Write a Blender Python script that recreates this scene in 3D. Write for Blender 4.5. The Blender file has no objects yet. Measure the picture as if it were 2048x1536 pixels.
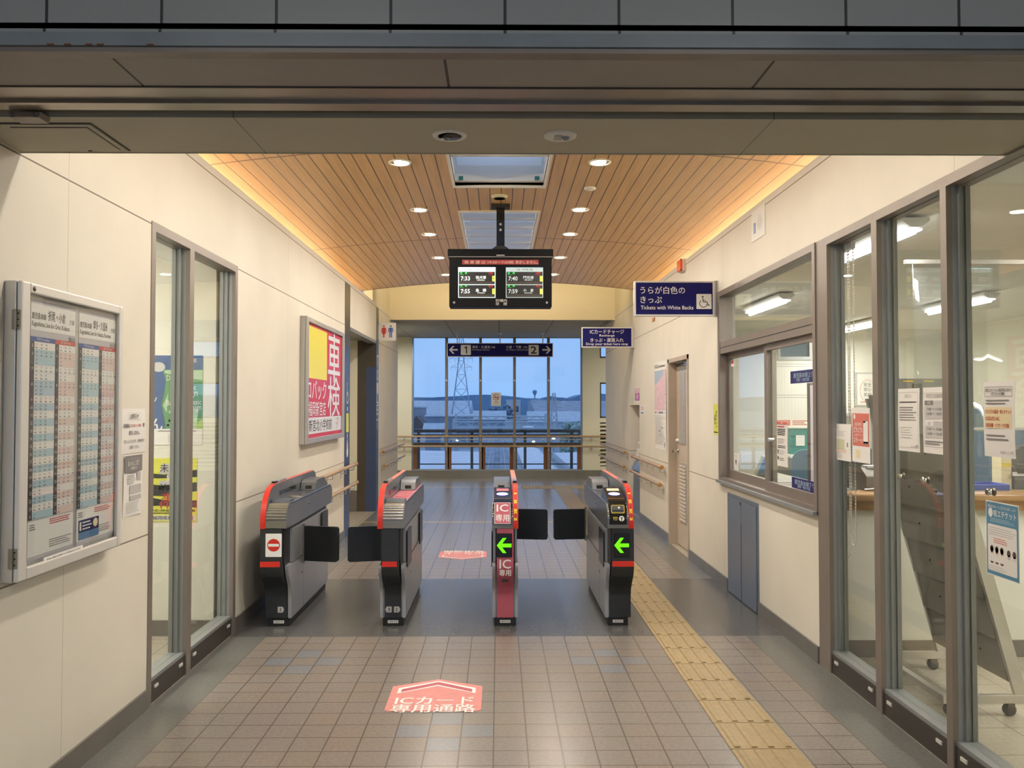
import bpy, bmesh, math, random
from mathutils import Vector, Matrix
random.seed(7)
scene = bpy.context.scene
COL = scene.collection
pi = math.pi

def lin(h):
    h = h.lstrip('#'); o = []
    for i in (0, 2, 4):
        c = int(h[i:i+2], 16) / 255
        o.append(c / 12.92 if c <= .04045 else ((c + .055) / 1.055) ** 2.4)
    return (o[0], o[1], o[2], 1)

# ------------------------------------------------------------------ camera
cam_d = bpy.data.cameras.new('camera'); cam = bpy.data.objects.new('camera', cam_d); COL.objects.link(cam)
cam.location = (0, 0, 1.51)
cam.rotation_euler = (math.radians(91.49), 0, math.radians(-.5))
cam_d.sensor_width = 36; cam_d.lens = 1656 / 2048 * 36; cam_d.shift_x = 12.55 / 2048
cam_d.clip_start = .05; cam_d.clip_end = 3000
scene.camera = cam

# ------------------------------------------------------------------ sky at dusk
w = bpy.data.worlds.new('World'); scene.world = w; w.use_nodes = True
nt = w.node_tree; nt.nodes.clear()
out = nt.nodes.new('ShaderNodeOutputWorld'); bg = nt.nodes.new('ShaderNodeBackground')
tc = nt.nodes.new('ShaderNodeTexCoord'); sep = nt.nodes.new('ShaderNodeSeparateXYZ'); ramp = nt.nodes.new('ShaderNodeValToRGB')
noi = nt.nodes.new('ShaderNodeTexNoise'); noi.inputs['Scale'].default_value = 5; noi.inputs['Detail'].default_value = 4
mx = nt.nodes.new('ShaderNodeMix'); mx.data_type = 'RGBA'; mx.blend_type = 'MULTIPLY'; mx.inputs['Factor'].default_value = 1
r2 = nt.nodes.new('ShaderNodeValToRGB')
r2.color_ramp.elements[0].position = .3; r2.color_ramp.elements[0].color = (.86, .88, .92, 1)
r2.color_ramp.elements[1].position = .7; r2.color_ramp.elements[1].color = (1.04, 1.03, 1.02, 1)
ramp.color_ramp.elements[0].position = .0; ramp.color_ramp.elements[0].color = (.33, .58, 1.02, 1)
ramp.color_ramp.elements[1].position = .8; ramp.color_ramp.elements[1].color = (.48, .63, .95, 1)
nt.links.new(tc.outputs['Generated'], sep.inputs[0]); nt.links.new(sep.outputs['Z'], ramp.inputs[0])
nt.links.new(tc.outputs['Generated'], noi.inputs['Vector']); nt.links.new(noi.outputs['Fac'], r2.inputs[0])
nt.links.new(ramp.outputs[0], mx.inputs['A']); nt.links.new(r2.outputs[0], mx.inputs['B'])
nt.links.new(mx.outputs['Result'], bg.inputs[0]); bg.inputs[1].default_value = 1.0
nt.links.new(bg.outputs[0], out.inputs[0])

# ------------------------------------------------------------------ exposure
vs = scene.view_settings; vs.view_transform = 'Standard'; vs.look = 'None'; vs.gamma = 1; vs.use_curve_mapping = False
vs.exposure = 0.0
scene.cycles.max_bounces = 10; scene.cycles.diffuse_bounces = 5; scene.cycles.glossy_bounces = 5
scene.cycles.transparent_max_bounces = 24
scene.cycles.sample_clamp_indirect = 4; scene.cycles.caustics_reflective = False; scene.cycles.caustics_refractive = False

# ------------------------------------------------------------------ lights of the place
def area(name, loc, rot, sx, sy, power, col, spread=pi):
    d = bpy.data.lights.new(name, 'AREA'); d.shape = 'RECTANGLE'; d.size = sx; d.size_y = sy
    d.energy = power; d.color = col; d.spread = spread
    o = bpy.data.objects.new(name, d); o.location = loc; o.rotation_euler = rot; COL.objects.link(o)
    return o
WARM = (1, .93, .82); WHITE = (1, .97, .90)
COVE_W, DOWN_W, OFFICE_W, FAR_W, HALL_W, BAY_W = 74, 14.4, 40, 44, 68, 27
# cove strips behind the wall tops, washing the timber vault
for nm, x, s in (('cove_light', -2.25, 1), ('cove_light', 2.375, -1)):
    area(nm, (x, 6.8, 2.952), (0, math.radians(-108) * s, 0), .03, 9.2, COVE_W, (1, .80, .54))
# added unseen fill strip above the vault's end, brightening the plain bay beyond
area('bay_fill', (.06, 11.66, 3.60), (math.radians(95), 0, 0), 3.2, .05, BAY_W, (1, .80, .50))
# entrance hall behind the camera: two dim fittings on its ceiling
area('hall_light', (-1.2, -1.6, 3.3), (0, 0, 0), .3, 1.2, HALL_W, WHITE)
area('hall_light', (1.4, -1.6, 3.3), (0, 0, 0), .3, 1.2, HALL_W, WHITE)

# ------------------------------------------------------------------ materials
M = {}
def mat(name, col, rough=.5, metal=0, emit=0, noise=0, nscale=8, spec=.5, bump=0, stretch=None, coat=0):
    if isinstance(col, str): col = lin(col)
    m = bpy.data.materials.new(name); m.use_nodes = True; n = m.node_tree.nodes; l = m.node_tree.links
    b = n['Principled BSDF']; b.inputs['Base Color'].default_value = col; b.inputs['Roughness'].default_value = rough
    b.inputs['Metallic'].default_value = metal; b.inputs['Specular IOR Level'].default_value = spec
    if coat: b.inputs['Coat Weight'].default_value = coat
    if emit:
        b.inputs['Emission Color'].default_value = col; b.inputs['Emission Strength'].default_value = emit
    if noise or bump:
        geo = n.new('ShaderNodeNewGeometry'); mp = n.new('ShaderNodeMapping'); t = n.new('ShaderNodeTexNoise')
        mp.inputs['Scale'].default_value = stretch or (1, 1, 1)
        t.inputs['Scale'].default_value = nscale; t.inputs['Detail'].default_value = 5
        l.new(geo.outputs['Position'], mp.inputs['Vector']); l.new(mp.outputs[0], t.inputs['Vector'])
        if noise:
            hi = tuple(min(1, c * (1 + noise)) for c in col[:3]) + (1,); lo = tuple(c * (1 - noise) for c in col[:3]) + (1,)
            r = n.new('ShaderNodeValToRGB'); r.color_ramp.elements[0].position = .3; r.color_ramp.elements[1].position = .7
            r.color_ramp.elements[0].color = lo; r.color_ramp.elements[1].color = hi
            l.new(t.outputs['Fac'], r.inputs[0]); l.new(r.outputs[0], b.inputs['Base Color'])
        if bump:
            bp = n.new('ShaderNodeBump'); bp.inputs['Strength'].default_value = bump; bp.inputs['Distance'].default_value = .003
            l.new(t.outputs['Fac'], bp.inputs['Height']); l.new(bp.outputs[0], b.inputs['Normal'])
    M[name] = m
    return m

def mth(nt, op, a, b=None):
    x = nt.nodes.new('ShaderNodeMath'); x.operation = op
    for i, v in enumerate((a, b)):
        if v is None: continue
        if hasattr(v, 'links'): nt.links.new(v, x.inputs[i])
        else: x.inputs[i].default_value = v
    return x.outputs[0]

def base_link(m):
    """The socket feeding the base colour, as an output we can multiply."""
    nt = m.node_tree; b = nt.nodes['Principled BSDF']; s = b.inputs['Base Color']
    if s.links: return s.links[0].from_socket
    rgb = nt.nodes.new('ShaderNodeRGB'); rgb.outputs[0].default_value = s.default_value
    return rgb.outputs[0]

def darken(m, mask, col):
    """Draw a joint pattern (mask 0..1) in colour col over the base colour."""
    nt = m.node_tree; src = base_link(m)
    x = nt.nodes.new('ShaderNodeMix'); x.data_type = 'RGBA'
    nt.links.new(mask, x.inputs['Factor']); nt.links.new(src, x.inputs['A']); x.inputs['B'].default_value = col
    nt.links.new(x.outputs['Result'], nt.nodes['Principled BSDF'].inputs['Base Color'])

def pos(m):
    nt = m.node_tree; g = nt.nodes.new('ShaderNodeNewGeometry'); s = nt.nodes.new('ShaderNodeSeparateXYZ')
    nt.links.new(g.outputs['Position'], s.inputs[0]); return s.outputs

def every(m, coord, size, off, wdt):
    nt = m.node_tree
    return mth(nt, 'LESS_THAN', mth(nt, 'PINGPONG', mth(nt, 'SUBTRACT', coord, off), size / 2), wdt / 2)

def at_lines(m, coord, places, wdt):
    nt = m.node_tree; acc = None
    for p in places:
        k = mth(nt, 'LESS_THAN', mth(nt, 'ABSOLUTE', mth(nt, 'SUBTRACT', coord, p)), wdt / 2)
        acc = k if acc is None else mth(nt, 'MAXIMUM', acc, k)
    return acc

def vmax(m, *a):
    r = a[0]
    for k in a[1:]: r = mth(m.node_tree, 'MAXIMUM', r, k)
    return r

# walls: cream panels with open joints
m = mat('wall_panel', (.76, .72, .625, 1), .55, noise=.035, nscale=2.2, bump=.03, spec=.3)
p = pos(m)
darken(m, vmax(m, at_lines(m, p[2], (.865, 2.43, 2.925), .007)), (.22, .19, .15, 1))
darken(m, at_lines(m, p[1], (3.375, 6.9, 9.44, 10.98, 8.13, 12.9), .004), (.52, .47, .39, 1))
mat('wall_plain', (.76, .72, .56, 1), .55, noise=.03, nscale=2, spec=.3)
mat('wall_office', (.80, .785, .70, 1), .6, noise=.03, nscale=2, spec=.2)
mat('gable_cream', (.80, .73, .55, 1), .6, noise=.02, nscale=2, spec=.2)
m = mat('flat_ceiling', (.38, .365, .315, 1), .7, noise=.04, nscale=3, spec=.2)
darken(m, every(m, pos(m)[0], .91, -.9, .012), (.10, .095, .08, 1))
mat('office_ceiling', (.78, .76, .68, 1), .7, noise=.03, nscale=3)
m = mat('soffit_paint', (.50, .47, .37, 1), .6, noise=.03, nscale=3, spec=.3)
p = pos(m)
darken(m, mth(m.node_tree, 'MULTIPLY', at_lines(m, p[0], (-.857, .895), .004), mth(m.node_tree, 'GREATER_THAN', p[1], 2.6)), (.22, .2, .16, 1))
m = mat('soffit_panel', (.36, .33, .30, 1), .5, noise=.03, nscale=3, spec=.3)
p = pos(m); darken(m, every(m, p[0], .8885, -.145, .008), (.06, .055, .05, 1))
m = mat('fascia_panel', (.36, .37, .36, 1), .35, noise=.05, nscale=2.5, spec=.5)
p = pos(m); darken(m, every(m, p[0], .3025, .017, .008), (.05, .05, .05, 1))
mat('fascia_trim', (.24, .27, .29, 1), .35, noise=.10, nscale=6, spec=.5)
mat('rust', (.20, .08, .03, 1), .8)
mat('rail_metal', (.34, .30, .25, 1), .30, .6, noise=.08, nscale=3)
mat('black', (.012, .012, .012, 1), .5)
mat('black_gloss', (.010, .011, .012, 1), .12)
mat('display_black', (.006, .006, .007, 1), .45, spec=.12)
# timber vault: planks along the corridor
m = mat('vault_timber', (.64, .415, .20, 1), .38, noise=.10, nscale=3, stretch=(14, .6, 3), spec=.45)
p = pos(m)
darken(m, every(m, p[0], .0919, .022, .007), (.05, .018, .006, 1))
darken(m, at_lines(m, p[1], (5.455, 8.475, 11.47), .020), (.13, .04, .012, 1))
# floor tiles
def tile(name, col, sx, sy, gap, gcol, rough=.27, noise=.10, offx=-.022, offy=5.463, spec=.5):
    m = mat(name, col, rough, noise=noise, nscale=55, bump=.10, spec=spec); p = pos(m)
    darken(m, vmax(m, every(m, p[0], sx, offx, gap), every(m, p[1], sy, offy, gap)), gcol)
G = (.095, .08, .068, 1)
tile('tile_taupe', (.215, .188, .168, 1), .15, .15, .0065, G)
tile('tile_taupe_warm', (.22, .187, .160, 1), .15, .15, .0065, G)
tile('tile_slate', (.195, .197, .212, 1), .15, .15, .0065, G)
tile('tile_border', (.15, .15, .142, 1), .15, .15, .004, (.15, .14, .12, 1))
tile('tile_dark', (.098, .097, .096, 1), .30, .30, .003, (.06, .058, .055, 1), rough=.24)
tile('tile_ochre', (.34, .245, .135, 1), .15, .15, .005, G)
tile('tile_room', (.40, .36, .29, 1), .30, .30, .006, (.22, .19, .15, 1), offx=0, offy=0)
mat('tactile', (.32, .235, .12, 1), .5, noise=.10, nscale=30, bump=.1)
mat('skirting', (.20, .185, .17, 1), .3, .35, noise=.08, nscale=4)
mat('stainless', (.52, .53, .55, 1), .32, .85, noise=.05, nscale=2.5, stretch=(1, 1, 8))
mat('stainless_dull', (.30, .28, .235, 1), .30, .7, noise=.10, nscale=2)
mat('chrome', (.78, .76, .70, 1), .14, 1)
mat('frame_brown', (.24, .205, .18, 1), .42, .25, noise=.04, nscale=6)
mat('frame_grey', (.30, .315, .32, 1), .4, .3, noise=.04, nscale=6)
mat('frame_dark', (.06, .05, .042, 1), .4, .2)
mat('alu', (.60, .59, .57, 1), .35, .6, noise=.03, nscale=4)
mat('alu_white', (.74, .72, .68, 1), .35, .2)
mat('navy', (.006, .006, .10, 1), .6, spec=.2)
mat('navy_text', (.01, .01, .13, 1), .4)
mat('white', (.82, .82, .80, 1), .5)
mat('white_sign', (.80, .79, .74, 1), .5)
mat('paper', (.82, .80, .77, 1), .7)
mat('paper_grey', (.56, .55, .55, 1), .7)
mat('ink', (.03, .03, .032, 1), .6)
mat('ink_grey', (.22, .21, .21, 1), .6)
mat('ink_light', (.48, .47, .46, 1), .6)
mat('red', (.62, .030, .018, 1), .3)
mat('red_ink', (.55, .05, .05, 1), .6)
mat('red_soft', (.62, .17, .14, 1), .5)
mat('ad_red', (.60, .045, .085, 1), .35)
mat('ad_yellow', (.82, .72, .10, 1), .35)
mat('ad_white', (.78, .79, .84, 1), .35)
mat('pink_panel', (.50, .11, .155, 1), .38, noise=.05, nscale=5)
mat('pink_sticker', (.64, .225, .21, 1), .45, noise=.08, nscale=20)
mat('pink_dark', (.45, .07, .10, 1), .45)
mat('blue_ink', (.05, .10, .45, 1), .5)
mat('tt_blue', (.44, .60, .68, 1), .7)
mat('tt_pink', (.75, .60, .57, 1), .7)
mat('tt_bar', (.055, .048, .048, 1), .6)
mat('tt_grey', (.52, .50, .53, 1), .7)
mat('tt_head_blue', (.055, .10, .33, 1), .6)
mat('tt_head_red', (.55, .075, .07, 1), .6)
mat('yellow', (.80, .58, .03, 1), .45)
mat('yellow_lime', (.72, .72, .10, 1), .5)
mat('gate_dark', (.022, .025, .028, 1), .38, noise=.15, nscale=30)
mat('gate_grey', (.20, .215, .24, 1), .28, .55, noise=.05, nscale=3)
mat('gate_body', (.42, .43, .45, 1), .36, .55, noise=.05, nscale=3)
mat('gate_top', (.13, .14, .155, 1), .22, .2)
mat('gate_pocket', (.02, .02, .022, 1), .45)
mat('flap', (.010, .012, .014, 1), .33, noise=.2, nscale=60, bump=.1)
mat('arrow_green', (.13, 1.0, .0, 1), .5, emit=1.0)
mat('oval_blue', (.22, .22, .75, 1), .4, emit=.55)
mat('oval_light', (.70, .72, 1.0, 1), .4, emit=.5)
mat('reader_wood', (.22, .10, .04, 1), .3)
mat('wood_rail', (.46, .31, .165, 1), .36, noise=.10, nscale=5, stretch=(6, .6, 6))
mat('wood_cap', (.46, .235, .07, 1), .35)
mat('counter_wood', (.44, .26, .12, 1), .35, noise=.12, nscale=4, stretch=(.6, 6, 6))
mat('door_paint', (.55, .47, .38, 1), .45, noise=.03, nscale=3)
mat('door_frame', (.46, .38, .30, 1), .45, noise=.05, nscale=4)
mat('lamp_glow', (1, .93, .80, 1), .5, emit=9)
mat('tube_glow', (1, .985, .93, 1), .5, emit=7)
mat('screen_white', (.78, .93, .95, 1), .4, emit=.95)
mat('screen_dim', (.42, .50, .50, 1), .4, emit=.75)
mat('screen_text', (.95, 1, .95, 1), .4, emit=.9)
mat('screen_text_dim', (.55, .6, .58, 1), .4, emit=.8)
mat('screen_green', (.03, .85, .10, 1), .4, emit=.7)
mat('screen_red', (.55, .02, .015, 1), .4, emit=.55)
mat('screen_yellow', (.85, .85, .08, 1), .4, emit=.9)
mat('screen_black', (.006, .007, .010, 1), .3)
mat('board_red', (.42, .04, .035, 1), .45)
mat('board_pink', (.78, .62, .55, 1), .5)
mat('orange_lens', (.75, .10, .012, 1), .25, emit=.12)
mat('brown_tag', (.38, .16, .03, 1), .5)
mat('rack_steel', (.255, .245, .225, 1), .5, .1, noise=.05, nscale=5)
mat('partition_blue', (.10, .19, .31, 1), .8, noise=.05, nscale=60)
mat('chair_black', (.03, .027, .022, 1), .7, noise=.2, nscale=40)
mat('printer_grey', (.52, .50, .43, 1), .5)
mat('printer_dark', (.10, .10, .10, 1), .5)
mat('teal', (.02, .20, .19, 1), .5)
mat('tray_blue', (.035, .08, .50, 1), .35)
mat('lavender', (.46, .40, .47, 1), .5)
mat('screen_blue', (.10, .22, .42, 1), .3)
mat('monitor_cream', (.60, .60, .42, 1), .5)
mat('poster_blue', (.045, .105, .26, 1), .5)
mat('poster_green', (.10, .27, .12, 1), .5)
mat('poster_pale', (.42, .58, .40, 1), .5)
mat('poster_grass', (.33, .50, .12, 1), .5)
mat('leaflet_teal', (.10, .27, .42, 1), .5)
mat('cream_box', (.80, .68, .42, 1), .6)
mat('skin_tone', (.72, .42, .24, 1), .6)
mat('hair_brown', (.10, .05, .035, 1), .6)
mat('pillar_bronze', (.105, .088, .07, 1), .32, .4, noise=.06, nscale=3)
mat('pillar_blue', (.05, .075, .16, 1), .35)
mat('steel_blue', (.20, .24, .31, 1), .35, .4, noise=.05, nscale=4)
mat('map_pink', (.72, .52, .58, 1), .7, noise=.25, nscale=45)
mat('map_blue', (.40, .50, .64, 1), .7)
mat('purple', (.45, .17, .42, 1), .6)
mat('white_pane', (.72, .78, .80, 1), .5)
# outside: distant things carry the blue aerial haze in their base colours
mat('hill_haze', (.16, .28, .44, 1), .9, noise=.12, nscale=.06)
mat('tree_haze', (.13, .21, .30, 1), .9, noise=.35, nscale=.5)
mat('ground_haze', (.22, .29, .36, 1), .9, noise=.35, nscale=.07)
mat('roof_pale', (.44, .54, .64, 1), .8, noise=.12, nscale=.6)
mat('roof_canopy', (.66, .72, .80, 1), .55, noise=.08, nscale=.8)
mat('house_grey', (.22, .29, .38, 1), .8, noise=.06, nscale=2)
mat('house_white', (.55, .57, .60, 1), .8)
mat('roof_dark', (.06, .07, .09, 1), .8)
mat('bank_haze', (.27, .33, .42, 1), .9, noise=.2, nscale=.2)  # bluish from the distance haze put into its colour
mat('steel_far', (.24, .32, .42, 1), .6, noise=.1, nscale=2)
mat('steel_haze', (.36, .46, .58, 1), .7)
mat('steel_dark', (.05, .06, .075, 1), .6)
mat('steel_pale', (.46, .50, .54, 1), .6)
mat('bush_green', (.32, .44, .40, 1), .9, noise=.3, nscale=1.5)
mat('lamp_far', (1, .96, .85, 1), .5, emit=2.5)

def thin_glass(name, tint, base=.04, gain=1.0, haze=0):
    m = bpy.data.materials.new(name); m.use_nodes = True; nt = m.node_tree; n = nt.nodes; l = nt.links
    n.remove(n['Principled BSDF']); o = n['Material Output']
    lw = n.new('ShaderNodeLayerWeight'); lw.inputs['Blend'].default_value = .5
    f = mth(nt, 'ADD', mth(nt, 'MULTIPLY', mth(nt, 'POWER', lw.outputs['Facing'], 5), (1 - base) * gain), base)
    tr = n.new('ShaderNodeBsdfTransparent'); tr.inputs[0].default_value = tint
    gl = n.new('ShaderNodeBsdfGlossy'); gl.inputs['Roughness'].default_value = 0; gl.inputs['Color'].default_value = (.95, .97, .96, 1)
    src = tr.outputs[0]
    if haze:
        df = n.new('ShaderNodeBsdfDiffuse'); df.inputs[0].default_value = (.8, .84, .86, 1)
        hz = n.new('ShaderNodeMixShader'); hz.inputs[0].default_value = haze
        l.new(tr.outputs[0], hz.inputs[1]); l.new(df.outputs[0], hz.inputs[2]); src = hz.outputs[0]
    x = n.new('ShaderNodeMixShader'); l.new(f, x.inputs[0]); l.new(src, x.inputs[1]); l.new(gl.outputs[0], x.inputs[2])
    l.new(x.outputs[0], o.inputs[0]); M[name] = m
thin_glass('glass', (.97, .978, .965, 1), .035, .9)
thin_glass('glass_far', (.97, .985, .99, 1), .02, .5)
thin_glass('acrylic', (.97, .98, .98, 1), .03)
thin_glass('vinyl', (.95, .965, .975, 1), .05, .8, .06)
m = bpy.data.materials.new('frosted'); m.use_nodes = True; nt = m.node_tree; nt.nodes.remove(nt.nodes['Principled BSDF'])
a = nt.nodes.new('ShaderNodeBsdfTranslucent'); a.inputs[0].default_value = (.95, .93, .90, 1)
b = nt.nodes.new('ShaderNodeBsdfTransparent'); x = nt.nodes.new('ShaderNodeMixShader'); x.inputs[0].default_value = .45
nt.links.new(a.outputs[0], x.inputs[1]); nt.links.new(b.outputs[0], x.inputs[2]); nt.links.new(x.outputs[0], nt.nodes['Material Output'].inputs[0])
M['frosted'] = m

# ------------------------------------------------------------------ mesh helpers
class MB:
    """Collects shapes; build() links them as ONE mesh object."""
    def __init__(s): s.v = []; s.f = []; s.mi = []; s.names = []; s.sm = []
    def _m(s, name):
        if name not in s.names: s.names.append(name)
        return s.names.index(name)
    def face(s, pts, m, smooth=False):
        i = len(s.v); s.v += [tuple(q) for q in pts]; s.f.append(tuple(range(i, i + len(pts)))); s.mi.append(s._m(m)); s.sm.append(smooth); return s
    def raw(s, vs, fs, m, smooth=False):
        i = len(s.v); s.v += [tuple(q) for q in vs]; k = s._m(m)
        for f in fs: s.f.append(tuple(i + j for j in f)); s.mi.append(k); s.sm.append(smooth)
        return s
    def box(s, x0, x1, y0, y1, z0, z1, m):
        if x0 > x1: x0, x1 = x1, x0
        if y0 > y1: y0, y1 = y1, y0
        if z0 > z1: z0, z1 = z1, z0
        v = [(x0,y0,z0),(x1,y0,z0),(x1,y1,z0),(x0,y1,z0),(x0,y0,z1),(x1,y0,z1),(x1,y1,z1),(x0,y1,z1)]
        return s.raw(v, [(0,3,2,1),(4,5,6,7),(0,1,5,4),(1,2,6,5),(2,3,7,6),(3,0,4,7)], m)
    def prism(s, prof, x0, x1, m, axis='x', smooth=False):
        """Extrude a closed 2-D outline. axis x: outline is (y,z); y: (x,z); z: (x,y)."""
        n = len(prof)
        def P(q, t): return {'x': (t, q[0], q[1]), 'y': (q[0], t, q[1]), 'z': (q[0], q[1], t)}[axis]
        v = [P(q, x0) for q in prof] + [P(q, x1) for q in prof]
        A = sum(prof[i][0] * prof[(i+1) % n][1] - prof[(i+1) % n][0] * prof[i][1] for i in range(n))
        flip = (A > 0) == (axis != 'y')
        if x1 < x0: flip = not flip
        side = [(i, (i+1) % n, n + (i+1) % n, n + i) for i in range(n)]
        caps = [tuple(range(n - 1, -1, -1)), tuple(range(n, 2 * n))]
        if not flip: side = [t[::-1] for t in side]; caps = [t[::-1] for t in caps]
        s.raw(v, side, m, smooth); s.raw(v, caps, m); return s
    def tube(s, path, r, m, n=10, caps=True, smooth=True):
        path = [Vector(q) for q in path]; rings = []
        up = None
        for i, q in enumerate(path):
            d = ((path[i+1] - q) if i == 0 else (q - path[i-1]) if i == len(path) - 1 else (path[i+1] - q).normalized() + (q - path[i-1]).normalized()).normalized()
            if up is None: up = d.orthogonal().normalized()
            up = (up - d * up.dot(d)).normalized(); sd = d.cross(up)
            rr = r[i] if isinstance(r, (list, tuple)) else r
            rings.append([q + (up * math.cos(2*pi*k/n) + sd * math.sin(2*pi*k/n)) * rr for k in range(n)])
        v = [c for rg in rings for c in rg]; f = []
        for i in range(len(rings) - 1):
            for k in range(n): f.append((i*n+k, i*n+(k+1) % n, (i+1)*n+(k+1) % n, (i+1)*n+k))
        s.raw(v, f, m, smooth)
        if caps: s.raw(rings[0], [tuple(range(n))[::-1]], m); s.raw(rings[-1], [tuple(range(n))], m)
        return s
    def cyl(s, a, b, r, m, n=16): return s.tube([a, b], r, m, n)
    def lathe(s, c, prof, m, n=24, axis='z', smooth=True):
        """Profile of (radius, height) turned about a vertical axis through c."""
        v = []
        for r, h in prof:
            for k in range(n):
                a = 2*pi*k/n
                q = (r*math.cos(a), r*math.sin(a), h) if axis == 'z' else (h, r*math.cos(a), r*math.sin(a)) if axis == 'x' else (r*math.cos(a), h, r*math.sin(a))
                v.append((c[0]+q[0], c[1]+q[1], c[2]+q[2]))
        f = [(i*n+k, i*n+(k+1) % n, (i+1)*n+(k+1) % n, (i+1)*n+k) for i in range(len(prof)-1) for k in range(n)]
        s.raw(v, f, m, smooth); s.raw(v[:n], [tuple(range(n))[::-1]], m); s.raw(v[-n:], [tuple(range(n))], m); return s
    def build(s, name, parent=None, bevel=0, loc=None, rot=None, fix=True):
        me = bpy.data.meshes.new(name); me.from_pydata(s.v, [], s.f)
        for k in s.names: me.materials.append(M[k])
        me.polygons.foreach_set('material_index', s.mi); me.polygons.foreach_set('use_smooth', s.sm); me.update()
        if fix:
            bm = bmesh.new(); bm.from_mesh(me); bmesh.ops.recalc_face_normals(bm, faces=bm.faces); bm.to_mesh(me); bm.free()
        o = bpy.data.objects.new(name, me); COL.objects.link(o)
        if parent: o.parent = parent
        if loc: o.location = loc
        if rot: o.rotation_euler = rot
        if bevel:
            md = o.modifiers.new('bevel', 'BEVEL'); md.width = bevel; md.segments = 2; md.limit_method = 'ANGLE'; md.angle_limit = math.radians(35)
        return o

def tag(o, label=None, cat=None, group=None, kind=None):
    if label: o['label'] = label
    if cat: o['category'] = cat
    if group: o['group'] = group
    if kind: o['kind'] = kind
    return o
def thing(name, label, cat, loc=(0, 0, 0), rz=0, group=None):
    o = bpy.data.objects.new(name, None); COL.objects.link(o); o.location = loc; o.rotation_euler = (0, 0, rz); o.empty_display_size = .1
    return tag(o, label, cat, group)
def struct(name, mb, label=None, parent=None, bevel=0):
    o = mb.build(name, parent, bevel)
    if not parent: o['kind'] = 'structure'
    if label: o['label'] = label
    return o

# lettering: font outlines turned into flat meshes, cached
_fc = bpy.data.curves.new('lettering_source', 'FONT'); _fo = bpy.data.objects.new('lettering_source', _fc); COL.objects.link(_fo)
_cache = {}
def glyphs(txt, bold, res):
    k = (txt, bold, res)
    if k not in _cache:
        _fc.body = txt; _fc.size = 1; _fc.offset = bold; _fc.resolution_u = res; _fc.fill_mode = 'FRONT'
        bpy.context.view_layer.update(); dg = bpy.context.evaluated_depsgraph_get(); e = _fo.evaluated_get(dg); me = e.to_mesh()
        v = [(q.co.x, q.co.y) for q in me.vertices]; f = [tuple(p_.vertices) for p_ in me.polygons]; e.to_mesh_clear()
        _cache[k] = (v, f)
    return _cache[k]

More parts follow.
